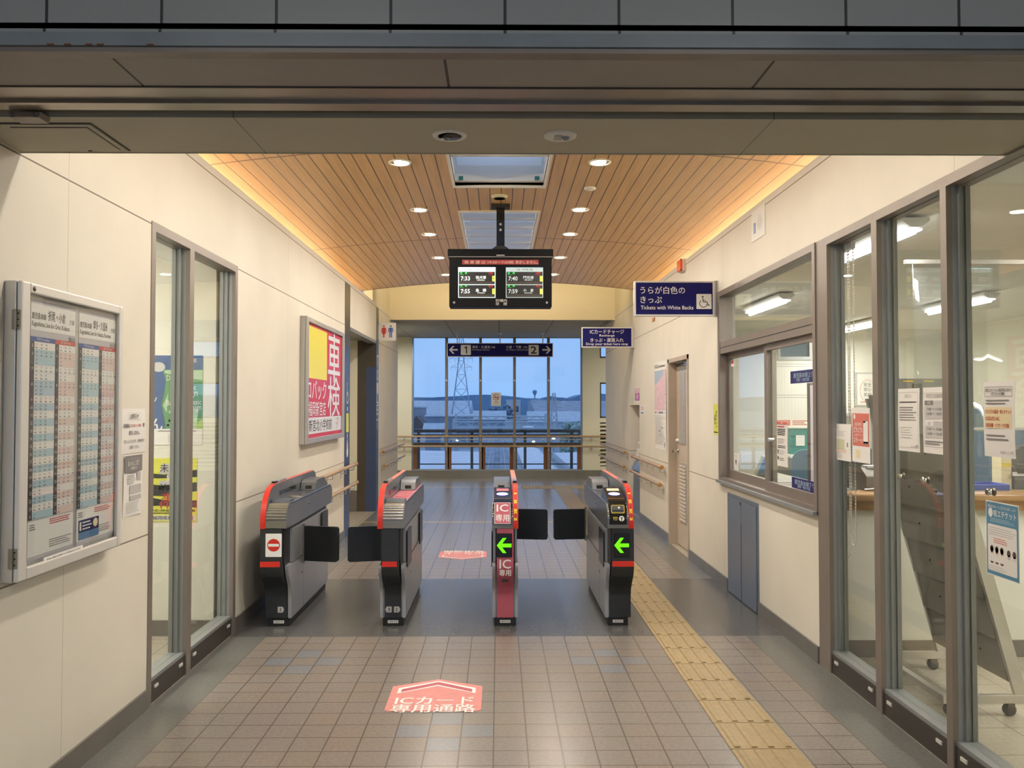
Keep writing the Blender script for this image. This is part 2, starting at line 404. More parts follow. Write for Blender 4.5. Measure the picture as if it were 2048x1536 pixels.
class Flat:
    """Printed matter on a plane: origin, U (across), V (up); later layers lie a hair further out."""
    def __init__(s, o, U, V, lift=.0006):
        s.o = Vector(o); s.U = Vector(U).normalized(); s.V = Vector(V).normalized(); s.N = s.U.cross(s.V); s.mb = MB(); s.lift = lift; s.k = 0; s._twice = False
    def P(s, u, v): return s.o + s.U * u + s.V * v + s.N * (s.lift * (s.k + 1))
    def layer(s): s.k += 1; return s
    def poly(s, pts, m): s.mb.face([s.P(*q) for q in pts], m); return s
    def rect(s, u0, v0, u1, v1, m): return s.poly([(u0,v0),(u1,v0),(u1,v1),(u0,v1)], m)
    def outline(s, u0, v0, u1, v1, t, m):
        return s.rect(u0,v0,u1,v0+t,m).rect(u0,v1-t,u1,v1,m).rect(u0,v0+t,u0+t,v1-t,m).rect(u1-t,v0+t,u1,v1-t,m)
    def round(s, u0, v0, u1, v1, r, m):
        pts = []
        for cx, cy, a0 in ((u1-r, v0+r, -pi/2), (u1-r, v1-r, 0), (u0+r, v1-r, pi/2), (u0+r, v0+r, pi)):
            pts += [(cx + r*math.cos(a0 + a*pi/8), cy + r*math.sin(a0 + a*pi/8)) for a in range(5)]
        return s.poly(pts, m)
    def disc(s, u, v, ru, rv, m, n=28): return s.poly([(u + ru*math.cos(2*pi*k/n), v + rv*math.sin(2*pi*k/n)) for k in range(n)], m)
    def ring(s, u, v, r, t, m, n=32):
        for k in range(n):
            a, b = 2*pi*k/n, 2*pi*(k+1)/n
            s.poly([(u+r*math.cos(a), v+r*math.sin(a)), (u+r*math.cos(b), v+r*math.sin(b)), (u+(r-t)*math.cos(b), v+(r-t)*math.sin(b)), (u+(r-t)*math.cos(a), v+(r-t)*math.sin(a))], m)
        return s
    def line(s, a, b, t, m):
        d = Vector((b[0]-a[0], b[1]-a[1])); n = Vector((-d.y, d.x)).normalized() * t / 2
        return s.poly([(a[0]-n.x, a[1]-n.y), (b[0]-n.x, b[1]-n.y), (b[0]+n.x, b[1]+n.y), (a[0]+n.x, a[1]+n.y)], m)
    def text(s, t, u, v, h, m, w=None, al='c', bold=.0, res=2, rot=0):
        """Lettering of em height h; its box is centred on (u,v), or starts / ends there (al l / r); w fits the width."""
        if bold and any(ord(c) > 0x2E80 for c in t):    # heavier strokes for Japanese: two prints a hair apart
            d = bold * h * .45; bold = .004
            if not s._twice: s._twice = True; s.k += .4; s.text(t, u - d, v, h, m, w, al, bold, res, rot); s.k -= .4; s._twice = False; u += d
        vs_, fs = glyphs(t, bold, res)
        if not vs_: return s
        x0 = min(q[0] for q in vs_); x1 = max(q[0] for q in vs_); y0 = min(q[1] for q in vs_); y1 = max(q[1] for q in vs_)
        sx = w / (x1 - x0) if w else h
        ox = {'c': -(x0+x1)/2, 'l': -x0, 'r': -x1}[al]; oy = -(y0+y1)/2
        c, sn = math.cos(rot), math.sin(rot); pts = []
        for q in vs_:
            a, b = (q[0]+ox)*sx, (q[1]+oy)*h
            pts.append(s.P(u + a*c - b*sn, v + a*sn + b*c))
        s.mb.raw(pts, fs, m); return s
    def one(s, u, v, h, m):
        """Figure 1 with its flag, centred on (u,v)."""
        return s.rect(u+.01*h, v-h/2, u+.17*h, v+h/2, m).poly([(u-.20*h,v+.22*h),(u+.01*h,v+.22*h),(u+.01*h,v+h/2),(u-.02*h,v+h/2),(u-.06*h,v+.38*h),(u-.20*h,v+.34*h)], m)
    def lines(s, u0, v1, u1, v0, n, m, fill=.45, rag=.25):
        """Rows of small print too fine to read."""
        st = (v1 - v0) / n
        for i in range(n):
            y = v1 - st*(i+.5); e = u1 - (u1-u0)*rag*random.random()
            s.rect(u0, y - st*fill/2, e, y + st*fill/2, m)
        return s
    def build(s, name, parent=None): return s.mb.build(name, parent, fix=False)

# ================================================================== THE SETTING
L, R_ = -1.755, 1.88
# ---- floor: one mesh, tile by tile in the corridor
fl = MB()
slate = [(-1.257,4.929),(-1.125,5.075),(-.977,4.926),(-1.12,4.771),(.495,4.942),(.644,5.11),(.633,4.801),(.782,4.959),(-.206,4.058),(-.096,3.914),(-.207,3.776),(-.387,3.905)]
cell = lambda x, y: (math.floor((x + .022) / .15), math.floor((y - 5.463) / .15))
slate = {cell(*q) for q in slate}
xs = [L] + [-.022 + .15*k for k in range(-11, 13) if L < -.022 + .15*k < R_] + [R_]
ys = [5.463 + .15*k for k in range(-22, 61)]
for j in range(len(ys) - 1):
    for i in range(len(xs) - 1):
        cx, cy = (xs[i]+xs[i+1])/2, (ys[j]+ys[j+1])/2
        if 5.46 < cy < 7.27: k = 'tile_dark'
        elif cell(cx, cy) in slate: k = 'tile_slate'
        elif 10.71 < cy < 10.87 and cx < 1.0: k = 'tile_ochre'
        elif cx < -1.47 or cx > 1.61: k = 'tile_border'
        else: k = 'tile_taupe_warm' if random.random() < .3 else 'tile_taupe'
        fl.face([(xs[i],ys[j],0),(xs[i+1],ys[j],0),(xs[i+1],ys[j+1],0),(xs[i],ys[j+1],0)], k)
y0, y1 = ys[0], ys[-1]
fl.face([(-6.5,-5,0),(6.5,-5,0),(6.5,y0,0),(-6.5,y0,0)], 'tile_taupe')
for a, b, k in ((y1, 15.32, 'tile_taupe'), (15.32, 15.48, 'tile_ochre'), (15.48, 17.4, 'tile_taupe')):
    fl.face([(-6.5,a,0),(6.5,a,0),(6.5,b,0),(-6.5,b,0)], k)
fl.face([(R_,y0,0),(6.5,y0,0),(6.5,y1,0),(R_,y1,0)], 'tile_room')
fl.face([(-6.5,y0,0),(L,y0,0),(L,y1,0),(-6.5,y1,0)], 'tile_room')
fl.box(-6.5, 6.5, -5, 17.4, -.35, -.01, 'flat_ceiling')
struct('floor', fl)

# ---- tactile guide strip
tp = MB()
def guide(x, y):
    tp.box(x+.003, x+.295, y+.003, y+.297, 0, .004, 'tactile')
    for k in range(4):
        cx = x + .036 + .075*k
        tp.prism([(cx-.016,.004),(cx-.010,.009),(cx+.010,.009),(cx+.016,.004)], y+.016, y+.284, 'tactile', 'y')
def warn(x, y):
    tp.box(x+.003, x+.297, y+.003, y+.297, 0, .004, 'tactile')
    for i in range(5):
        for j in range(5):
            tp.lathe((x+.03+.06*i, y+.03+.06*j, 0), [(.014,.004),(.008,.009)], 'tactile', 6)
for k in range(43): guide(1.018, 2.163 + .30*k)
for i in range(4): warn(.718 + .30*i - .3, 15.063); warn(.718 + .30*i - .3, 15.363)
struct('trim_1', tp, 'ochre tactile guide strip along the floor past the ticket gates')

# ---- side walls
wl = MB()
def wall(mb, x, s, y0, y1, z0, z1, m='wall_panel'):
    """A length of wall whose face is the plane x, solid towards s; above 2.85 it thins to the lip of the light cove."""
    if z0 < 2.85: mb.box(x, x + .12*s, y0, y1, z0, min(z1, 2.85), m)
    if z1 > 2.85: mb.box(x, x + (.05 if y1 <= 11.55 else .12)*s, y0, y1, max(z0, 2.85), z1, m)
for a, b, z0 in ((2.2,4.18,0),(4.18,5.56,2.445),(5.56,9.45,0),(9.77,11.52,2.44),(11.52,11.87,2.44),(12.10,14.42,0)): wall(wl, L, -1, a, b, z0, 2.975)
wl.box(L, L-.12, 9.45, 9.77, 2.93, 2.975, 'wall_panel'); wl.box(L, L-.12, 11.87, 12.10, 2.93, 2.975, 'wall_panel')
wl.box(L, L-.12, 11.52, 13.35, 2.975, 3.75, 'gable_cream')
wl.box(-6.5, L-.12, 14.30, 14.42, 0, 2.95, 'wall_plain')
struct('wall_left', wl)
wr = MB()
for a, b, z0, z1 in ((2.2,4.86,2.475,2.975),(4.86,7.03,0,.87),(4.86,7.03,2.475,2.975),(7.03,8.165,0,2.975),(8.165,9.13,2.018,2.975),(9.13,11.03,0,2.975),(11.03,11.52,1.517,2.975),(11.52,11.83,1.517,2.975),(11.83,14.5,0,2.975)): wall(wr, R_, 1, a, b, z0, z1)
wr.box(R_, R_+.12, 11.52, 13.35, 2.975, 3.75, 'gable_cream')
wr.box(R_+.12, 6.5, 14.38, 14.5, 0, 2.95, 'wall_plain')
struct('wall_right', wr); wr = MB()
wr.box(R_+.42, R_+.44, 11.0, 11.86, 0, 1.54, 'wall_panel')        # back of the leaflet niche
wr.box(R_+.12, R_+.44, 10.99, 11.03, 0, 1.54, 'wall_panel'); wr.box(R_+.12, R_+.44, 11.83, 11.87, 0, 1.54, 'wall_panel'); wr.box(R_+.10, R_+.44, 11.03, 11.83, 1.517, 1.54, 'wall_panel')
struct('wall_niche', wr)

# ---- light coves behind the wall tops
cv = MB()
for x, s in ((L, -1), (R_, 1)):
    cv.box(x+.05*s, x+.64*s, 2.2, 11.52, 2.83, 2.85, 'gable_cream'); cv.box(x+.62*s, x+.64*s, 2.2, 11.52, 2.85, 3.30, 'gable_cream')
struct('trim_2', cv, 'hidden cove ledges behind the tops of both corridor walls')

# ---- pillars at the toilet entrance, with pictogram strip
for nm, a, b, lab in (('pillar_left', 9.45, 9.77, 'narrow dark pillar with pictograms before the toilet entrance'), ('pillar_far', 11.87, 12.10, 'narrow dark pillar with white lettering beyond the toilet entrance')):
    pm = MB(); pm.box(L+.004, L-.14, a, b, 2.06 if a > 11 else 2.2, 2.93, 'pillar_bronze'); pm.box(L+.004, L-.14, a, b, 0, 2.06 if a > 11 else 2.2, 'pillar_blue')
    o = struct(nm, pm, lab)
    f = Flat((L+.004, a, 0), (0, 1, 0), (0, 0, 1))
    if a < 11:
        f.text('TOILET', .16, 2.02, .09, 'steel_blue', w=.20, rot=-pi/2).text('多機能', .16, 1.84, .07, 'purple', rot=-pi/2)
        f.ring(.16, 1.60, .07, .016, 'white_sign').disc(.15, 1.76, .02, .02, 'white_sign').line((.15, 1.74), (.15, 1.62), .02, 'white_sign')
        f.rect(.09, 1.20, .25, 1.42, 'yellow_lime').disc(.17, 1.47, .025, .03, 'white_sign')
        f.poly([(.11,1.02),(.23,1.02),(.17,1.14)], 'board_pink').disc(.17, .97, .05, .06, 'white_sign').disc(.17, 1.16, .02, .03, 'white_sign')
    else:
        for t, z in (('T', 2.16), ('O', 1.95), ('I', 1.76), ('L', 1.62), ('E', 1.45), ('T', 1.24)): f.text(t, .115, z, .22, 'white_sign', w=.15, bold=.01)
    f.build('lettering', o)

# ---- toilet entrance
tw = MB()
tw.box(-2.02, L-.14, 11.87, 11.95, 0, 2.44, 'pillar_bronze')
tw.box(-4.3, -2.02, 11.87, 11.95, 0, 2.44, 'wall_plain'); tw.box(-4.3, L-.12, 9.69, 9.77, 0, 2.5, 'wall_plain'); tw.box(-4.38, -4.3, 9.69, 11.95, 0, 2.5, 'wall_plain')
tw.box(-4.3, -2.02, 11.855, 11.87, 0, .30, 'skirting')
struct('wall_toilet', tw)
tc_ = MB(); tc_.box(-4.3, L-.12, 9.77, 11.87, 2.44, 2.5, 'flat_ceiling'); tc_.box(L-.12, L-.002, 9.77, 11.87, 2.40, 2.44, 'frame_grey'); struct('ceiling_toilet', tc_)
tl = area('toilet_light', (-3.2, 10.8, 2.42), (0, 0, 0), .2, .2, 7, WHITE)

# ---- skirting
bl = MB()
for a, b in ((2.2,4.17),(5.57,9.45),(12.10,14.42)): bl.box(L, L+.012, a, b, 0, .098, 'skirting')
struct('baseboard_left', bl)
br = MB()
for a, b in ((4.87,5.98),(6.79,8.165),(9.13,11.03),(11.83,14.5)): br.box(R_, R_-.012, a, b, 0, .098, 'skirting')
struct('baseboard_right', br)

# ---- timber vault with two roof lights
XC = .0625
def vz(x): return 3.105 + .13 * (1 - ((x - XC) / 1.95) ** 2)
vt = MB()
def vault_strip(xa, xb, ya, yb, n):
    for k in range(n):
        a = xa + (xb-xa)*k/n; b = xa + (xb-xa)*(k+1)/n
        vt.raw([(a,ya,vz(a)),(b,ya,vz(b)),(b,yb,vz(b)),(a,yb,vz(a)),(a,ya,vz(a)+.03),(b,ya,vz(b)+.03),(b,yb,vz(b)+.03),(a,yb,vz(a)+.03)],
               [(0,3,2,1),(4,5,6,7),(0,1,5,4),(2,3,7,6),(1,2,6,5),(3,0,4,7)], 'vault_timber')
SK = (-.339, .350)
vault_strip(L-.64, SK[0], 2.2, 11.52, 26); vault_strip(SK[1], R_+.64, 2.2, 11.52, 26)
LIGHTS = ((4.3, 6.435), (7.29, 9.9))
for a, b in ((2.2, 4.3), (6.435, 7.29), (9.9, 11.52)): vault_strip(SK[0], SK[1], a, b, 8)
o = struct('ceiling', vt, 'shallow timber vault of narrow planks over the corridor')
# bulkhead over the end of the vault, plain bay and its gable
bh = MB(); n = 20
pts = [(L-.64 + (R_-L+1.28)*k/n, 0) for k in range(n+1)]
bh.prism([(x, vz(x)+.02) for x, _ in pts] + [(R_+.64, 3.75), (L-.64, 3.75)], 11.50, 11.54, 'gable_cream', 'y')
bh.box(L-.4, R_+.4, 11.50, 13.50, 3.75, 3.80, 'gable_cream')
bh.box(L-.4, R_+.4, 13.35, 13.50, 2.90, 3.75, 'gable_cream'); bh.box(L, R_, 13.335, 13.35, 2.895, 2.955, 'gable_cream')
struct('wall_gable', bh)
cf = MB(); cf.box(L-.12, R_+.12, 13.5, 14.42, 2.93, 2.98, 'flat_ceiling'); cf.box(-6.5, 6.5, 14.42, 17.25, 2.93, 2.98, 'flat_ceiling'); struct('ceiling_far', cf)

# roof lights
for i, (a, b) in enumerate(LIGHTS):
    rl = MB()
    for x0, x1, q0, q1 in ((SK[0]-.02, SK[0], a, b), (SK[1], SK[1]+.02, a, b), (SK[0]-.02, SK[1]+.02, a-.02, a), (SK[0]-.02, SK[1]+.02, b, b+.02)): rl.box(x0, x1, q0, q1, 3.215, 3.74, 'white')
    o = struct('window_%d' % (6 + i), rl, 'white shaft of a roof light in the timber vault')
    g = MB(); g.box(SK[0], SK[1], a, b, 3.72, 3.73, 'glass_far'); g.build('pane', o)
    bars = (5.73, 6.395) if i == 0 else tuple(7.47 + .387*k for k in range(7))
    for y in bars:
        q = MB(); q.box(SK[0], SK[1], y-.022, y+.022, 3.25 if i == 0 else 3.28, 3.31 if i == 0 else 3.34, 'white'); q.build('crossbar', o)
        if i == 0 or y < 7.5: 
            for x in (SK[0]+.03, SK[1]-.07):
                q = MB(); q.box(x, x+.035, y-.03, y-.022, 3.255 if i == 0 else 3.285, 3.285 if i == 0 else 3.315, 'teal'); q.build('clip', o)
    if i == 0:
        q = MB(); q.box(SK[0]+.02, SK[1]-.02, a, b-.02, 3.38, 3.39, 'frosted'); q.build('inner_panel', o)

# ---- header over the entrance
be = MB(); be.box(L-.1, R_+.1, 2.66, 3.03, 2.44, 3.3, 'soffit_paint'); be.box(L, R_, 3.03, 3.036, 2.437, 2.452, 'soffit_paint')
struct('beam', be)
hs = MB(); hs.box(-6.5, 6.5, 2.17, 2.40, 2.44, 2.52, 'soffit_panel'); struct('ceiling_header', hs)
sr = MB()
sr.box(-2.6, 2.6, 2.40, 2.512, 2.442, 2.50, 'rail_metal'); sr.box(-2.6, 2.6, 2.512, 2.527, 2.432, 2.50, 'rail_metal'); sr.box(-2.6, 2.6, 2.553, 2.606, 2.444, 2.50, 'rail_metal')
sr.box(-2.6, 2.6, 2.527, 2.553, 2.49, 2.50, 'black'); sr.box(-2.6, 2.6, 2.606, 2.66, 2.49, 2.50, 'black')
sr.box(-2.6, 2.6, 2.396, 2.402, 2.436, 2.45, 'frame_dark')
struct('trim_3', sr, 'shutter guide slots running across the underside of the header')
fa = MB(); fa.box(-6.5, 6.5, 2.17, 2.25, 2.50, 3.5, 'fascia_panel'); struct('wall_header', fa)
ft = MB(); ft.box(-6.5, 6.5, 2.150, 2.20, 2.452, 2.487, 'fascia_trim'); ft.box(-6.5, 6.5, 2.158, 2.20, 2.438, 2.452, 'frame_brown'); ft.box(-6.5, 6.5, 2.160, 2.2, 2.487, 2.50, 'fascia_panel')
for x in (-1.18, -1.135, -1.08, -1.05, -.92): ft.box(x, x+.018, 2.149, 2.152, 2.452, 2.456, 'rust')
struct('trim_4', ft, 'blue grey metal drip edge along the foot of the header panels')

# ---- entrance hall behind the camera
eh = MB()
eh.box(-6.5, L-.12, 2.2, 2.32, 0, 2.45, 'wall_plain'); eh.box(R_+.12, 6.5, 2.2, 2.32, 0, 2.45, 'wall_plain')
eh.box(-6.62, -6.5, -5, 17.3, 0, 3.5, 'wall_plain'); eh.box(6.5, 6.62, -5, 17.3, 0, 3.5, 'wall_plain')
eh.box(-6.5, -3, -5.12, -5, 0, 3.5, 'wall_plain'); eh.box(3, 6.5, -5.12, -5, 0, 3.5, 'wall_plain'); eh.box(-3, 3, -5.12, -5, 2.9, 3.5, 'wall_plain'); eh.box(-3, 3, -5.12, -5, 0, .3, 'wall_plain')
struct('wall_hall', eh)
ec = MB(); ec.box(-6.6, 6.6, -5.1, 2.25, 3.45, 3.55, 'flat_ceiling'); struct('ceiling_hall', ec)

# ---- room behind the wall glazing beside the timetable
lr = MB()
lr.box(-4.3, L-.12, 5.5, 5.6, 0, 2.7, 'wall_office'); lr.box(-4.38, -4.3, 3.2, 5.6, 0, 2.7, 'wall_office'); lr.box(-4.3, L-.12, 3.2, 3.3, 0, 2.7, 'wall_office')
lr.box(-4.3, L-.12, 5.488, 5.5, 0, .10, 'skirting')
struct('wall_waiting', lr)
lc = MB(); lc.box(-4.3, L-.12, 3.2, 5.6, 2.7, 2.76, 'office_ceiling'); struct('ceiling_waiting', lc)
area('waiting_light', (-2.9, 4.2, 2.68), (0, 0, 0), .25, 1.0, 55, WHITE)

def glazing(name, label, x, s, ya, yb, z0, z1, posts, rail=.125, panes=None):
    """A framed glass front in the wall plane x; s is the outward side. Frame, posts, rail and panes are its parts."""
    fr = MB(); d = .10*s
    fr.box(x-.004*s, x+d, ya, yb, z1-.045, z1, 'frame_brown')
    o = struct(name, fr, label)
    for y, wd in posts:
        q = MB(); q.box(x-.004*s, x+.02*s, y, y+wd, z0, z1-.045, 'frame_brown'); q.box(x+.02*s, x+d, y-.0, y+wd, z0, z1-.045, 'frame_grey')
        q.box(x+.045*s, x+.055*s, y-.012, y, z0+rail, z1-.045, 'frame_grey'); q.box(x+.075*s, x+.085*s, y-.008, y, z0+rail, z1-.045, 'frame_grey')
        q.build('mullion', o)
    ps = sorted(posts)
    for (y, wd), (y2, w2) in zip(ps[:-1], ps[1:]):
        q = MB(); q.box(x+.004*s, x+d, y+wd, y2, z0, z0+rail-.018, 'frame_dark'); q.box(x+.01*s, x+d, y+wd, y2, z0+rail-.018, z0+rail, 'frame_grey'); q.build('bottom_rail', o)
        for yy in (y+wd+.05, y2-.09):
            q = MB(); q.box(x+.004*s, x-.002*s, yy, yy+.045, z0+.068, z0+.083, 'alu_white'); q.build('drain_cover', o)
        q = MB(); q.box(x+.046*s, x+.054*s, y+wd, y2, z0+rail, z1-.045, 'glass'); q.build('pane', o)
    return o
glazing('window_1', 'floor to head glazing in the cream wall beside the timetable case', L, -1, 4.18, 5.56, 0, 2.445, ((4.18,.05),(4.70,.065),(5.51,.05)))
glazing('window_3', 'tall glazed screen of the ticket hall with three posts', R_, 1, 2.2, 4.86, 0, 2.475, ((2.2,.05),(2.80,.048),(3.436,.048),(4.075,.06),(4.70,.16)))
# ---- sliding service window
sw = MB()
sw.box(R_-.012, R_+.10, 4.86, 7.03, .87, .91, 'frame_brown'); sw.box(R_-.012, R_+.10, 4.86, 7.03, 2.43, 2.475, 'frame_brown'); sw.box(R_-.012, R_+.10, 6.97, 7.03, .91, 2.43, 'frame_brown'); sw.box(R_-.012, R_+.10, 4.86, 4.905, .91, 2.43, 'frame_brown')
sw.box(R_-.035, R_, 4.86, 7.03, .862, .885, 'frame_grey')
o = struct('window_2', sw, 'brown framed sliding service window of the station office')
q = MB(); q.box(R_-.008, R_+.09, 4.905, 6.97, 1.945, 2.045, 'frame_brown'); q.box(R_-.009, R_-.007, 4.905, 6.97, 1.992, 1.998, 'black'); q.build('transom', o)
for nm, ya, yb, x in (('sliding_sash', 5.83, 6.97, R_+.055), ('sliding_sash', 4.905, 5.90, R_+.02)):
    q = MB()
    q.box(x, x+.03, ya, ya+.05, .91, 1.945, 'frame_brown'); q.box(x, x+.03, yb-.05, yb, .91, 1.945, 'frame_brown'); q.box(x, x+.03, ya+.05, yb-.05, .91, .975, 'frame_brown'); q.box(x, x+.03, ya+.05, yb-.05, 1.90, 1.945, 'frame_brown')
    sa = q.build(nm, o)
    g = MB(); g.box(x+.011, x+.019, ya+.05, yb-.05, .975, 1.90, 'glass'); g.build('pane', sa)
q = MB(); q.cyl((R_+.012, 5.80, 1.27), (R_+.05, 5.80, 1.27), .014, 'alu'); q.build('latch', o)
g = MB(); g.box(R_+.046, R_+.054, 4.905, 6.97, 2.045, 2.43, 'glass'); g.build('pane', o)

# ---- far wall, its window and the side windows beside it
fw = MB(); Y = 17.2
for x0, x1, z0, z1 in ((-6.5,-1.80,0,2.95),(1.745,2.11,0,2.95),(2.11,2.9,2.86,2.95),(2.11,2.9,1.99,2.50),(2.11,2.9,0,.25),(2.11,2.9,1.16,1.25),(2.9,6.5,0,2.95),(-1.80,1.745,0,.155),(-6.5,6.5,2.93,3.1)): fw.box(x0, x1, Y, Y+.16, z0, z1, 'wall_plain')
fw.box(-6.5, 6.5, Y-.014, Y, 0, .17, 'stainless_dull'); fw.box(-2.4, 2.11, Y-.006, Y, .80, .812, 'wall_office')
struct('wall_far', fw)
qf = MB()
qf.box(-1.80, 1.745, Y-.03, Y+.10, .155, .19, 'frame_grey'); qf.box(-1.80, 1.745, Y-.01, Y+.10, 2.915, 2.95, 'frame_grey'); qf.box(-1.80, -1.765, Y-.01, Y+.10, .19, 2.915, 'steel_blue'); qf.box(1.71, 1.745, Y-.01, Y+.10, .19, 2.915, 'steel_blue')
o = struct('window_4', qf, 'wide five bay window at the far end of the passage')
for x in (-1.08, -.374, .333, 1.04):
    q = MB(); q.box(x-.028, x+.028, Y-.02, Y+.10, .19, 2.915, 'frame_brown'); q.build('mullion', o)
    q = MB(); q.box(x+(.03 if x < 0 else -.10), x+(.10 if x < 0 else -.03), Y, Y+.10, .19, .67, 'rust'); q.box(x+.028, x+.05, Y, Y+.1, .19, .67, 'frame_dark'); q.build('lower_post', o)
    q = MB(); q.cyl((x, Y-.02, 2.03), (x, Y-.035, 2.03), .018, 'white'); q.build('stud', o)
q = MB(); q.box(-1.765, 1.71, Y-.012, Y+.10, .66, .74, 'frame_dark'); q.box(-1.765, -1.69, Y, Y+.1, .19, .66, 'rust'); q.box(1.64, 1.71, Y, Y+.1, .19, .66, 'rust'); q.build('transom', o)
q = MB(); q.box(-1.765, 1.71, Y+.05, Y+.058, .19, 2.915, 'glass_far'); q.build('pane', o)
sf = MB(); 
for z0, z1 in ((2.50, 2.86), (1.25, 1.99)):
    sf.box(2.11, 2.9, Y, Y+.10, z0, z0+.03, 'frame_dark'); sf.box(2.11, 2.9, Y, Y+.10, z1-.03, z1, 'frame_dark'); sf.box(2.11, 2.135, Y, Y+.1, z0, z1, 'frame_dark'); sf.box(2.875, 2.9, Y, Y+.1, z0, z1, 'frame_dark')
o = struct('window_5', sf, 'narrow window with a louvre below it beyond the end of the corridor wall')
g = MB(); g.box(2.135, 2.875, Y+.05, Y+.058, 1.28, 1.96, 'glass_far'); g.box(2.135, 2.875, Y+.05, Y+.058, 2.53, 2.83, 'glass_far'); g.build('pane', o)
lv = MB(); lv.box(2.11, 2.9, Y+.12, Y+.13, .25, 1.16, 'black')
for k in range(11): lv.prism([(Y+.0, .27+.082*k), (Y+.0, .285+.082*k), (Y+.08, .325+.082*k), (Y+.08, .31+.082*k)], 2.11, 2.9, 'gable_cream')
lv.build('louvre', o)

# ---- station office and ticket hall
ow = MB()
for x0, x1, z0, z1 in ((2.0,4.10,0,2.9),(4.52,6.5,0,2.9),(4.10,4.52,0,2.22),(4.10,4.52,2.46,2.9)): ow.box(x0, x1, 12.0, 12.12, z0, z1, 'wall_office')
struct('wall_office', ow)
ow = MB(); ow.box(2.03, 6.5, 5.0, 5.12, 0, .94, 'wall_office'); ow.box(2.03, 6.5, 4.986, 5.0, 0, .10, 'skirting'); struct('wall_counter', ow)
ow = MB(); ow.box(R_+.12, 2.02, 7.03, 10.98, 0, 2.62, 'wall_office'); ow.box(R_+.12, 2.02, 11.88, 12, 0, 2.62, 'wall_office'); struct('wall_inner', ow)
oc = MB(); oc.box(2.0, 6.5, 2.3, 12.1, 2.62, 2.70, 'office_ceiling'); struct('ceiling_office', oc)

# ================================================================== LAMPS
ORD = ['first', 'second', 'third', 'fourth', 'fifth', 'sixth', 'seventh']
def downlight(x, y, z, label, power=DOWN_W, r=.062):
    t = thing('downlight', label, 'ceiling light', (x, y, z), group='downlights in the timber vault')
    m = MB(); m.lathe((0,0,0), [(r, .004), (r+.004, -.004), (r+.016, -.005), (r+.020, .004)], 'white', 28); m.build('trim_ring', t)
    m = MB(); m.lathe((0,0,0), [(r+.001, .002), (.001, .002)], 'lamp_glow', 24); m.build('lamp', t, fix=False)
    d = bpy.data.lights.new('bulb', 'AREA'); d.shape = 'DISK'; d.size = .11; d.energy = power; d.color = WARM
    o = bpy.data.objects.new('bulb', d); o.location = (0, 0, -.008); COL.objects.link(o); o.parent = t
for sd, x in (('timetable', -.693), ('office', .712)):
    for i, y in enumerate((3.40, 4.55, 5.77, 7.17, 8.20, 9.50, 10.74)):
        w_ = ('the one closest behind the header beam' if i == 0 else '%s from the header beam' % ORD[i])
        if i in (0, 1): # above the beam: hidden from here, still lighting the passage
            lab = 'warm downlight hidden above the header beam on the %s side, %s' % (sd, ORD[i])
        else: lab = 'round warm downlight in the vault row on the %s side, %s past the beam' % (sd, ORD[i-2])
        downlight(x, y, vz(x) - .004, lab)

def tube_light(x, y0, y1, z, label, power, group=None, wdt=.16):
    t = thing('fluorescent_light', label, 'ceiling light', (x, (y0+y1)/2, z), group=group); h = (y1-y0)/2
    m = MB(); m.box(-wdt/2, wdt/2, -h, h, -.02, 0, 'white'); m.prism([(-wdt/2,-.02),(-.03,-.055),(.03,-.055),(wdt/2,-.02)], -h, h, 'white', 'y'); m.build('housing', t)
    m = MB(); m.cyl((0, -h+.03, -.075), (0, h-.03, -.075), .019, 'tube_glow', 12); m.box(-.055, .055, -h+.04, h-.04, -.066, -.056, 'tube_glow'); m.build('tube', t)
    d = bpy.data.lights.new('tube_glow', 'AREA'); d.shape = 'RECTANGLE'; d.size = .12; d.size_y = 2*h; d.energy = power; d.color = WHITE
    o = bpy.data.objects.new('tube_glow', d); o.location = (0, 0, -.11); COL.objects.link(o); o.parent = t
OG = 'fluorescent fittings in the station office'
tube_light(2.42, 4.75, 5.95, 2.60, 'long fluorescent fitting above the ticket counter beside the blind chains', OFFICE_W, OG)
tube_light(2.80, 8.0, 9.2, 2.60, 'fluorescent fitting seen through the transom of the service window', OFFICE_W, OG)
tube_light(4.75, 7.9, 9.1, 2.60, 'fluorescent fitting deep in the office above the blue partition', OFFICE_W, OG)
tube_light(4.75, 10.3, 11.6, 2.60, 'fluorescent fitting by the back wall above the hand lettered card', OFFICE_W, OG)
tube_light(4.30, 3.0, 4.2, 2.60, 'fluorescent fitting in the ticket hall above the leaflet rack', OFFICE_W * 2.0, OG)
tube_light(-2.15, 14.9, 16.1, 2.93, 'bright fluorescent fitting beside the toilet sign at the far crossing', FAR_W)
tube_light(3.6, 14.9, 16.1, 2.93, 'fluorescent fitting round the corner of the far crossing', FAR_W)

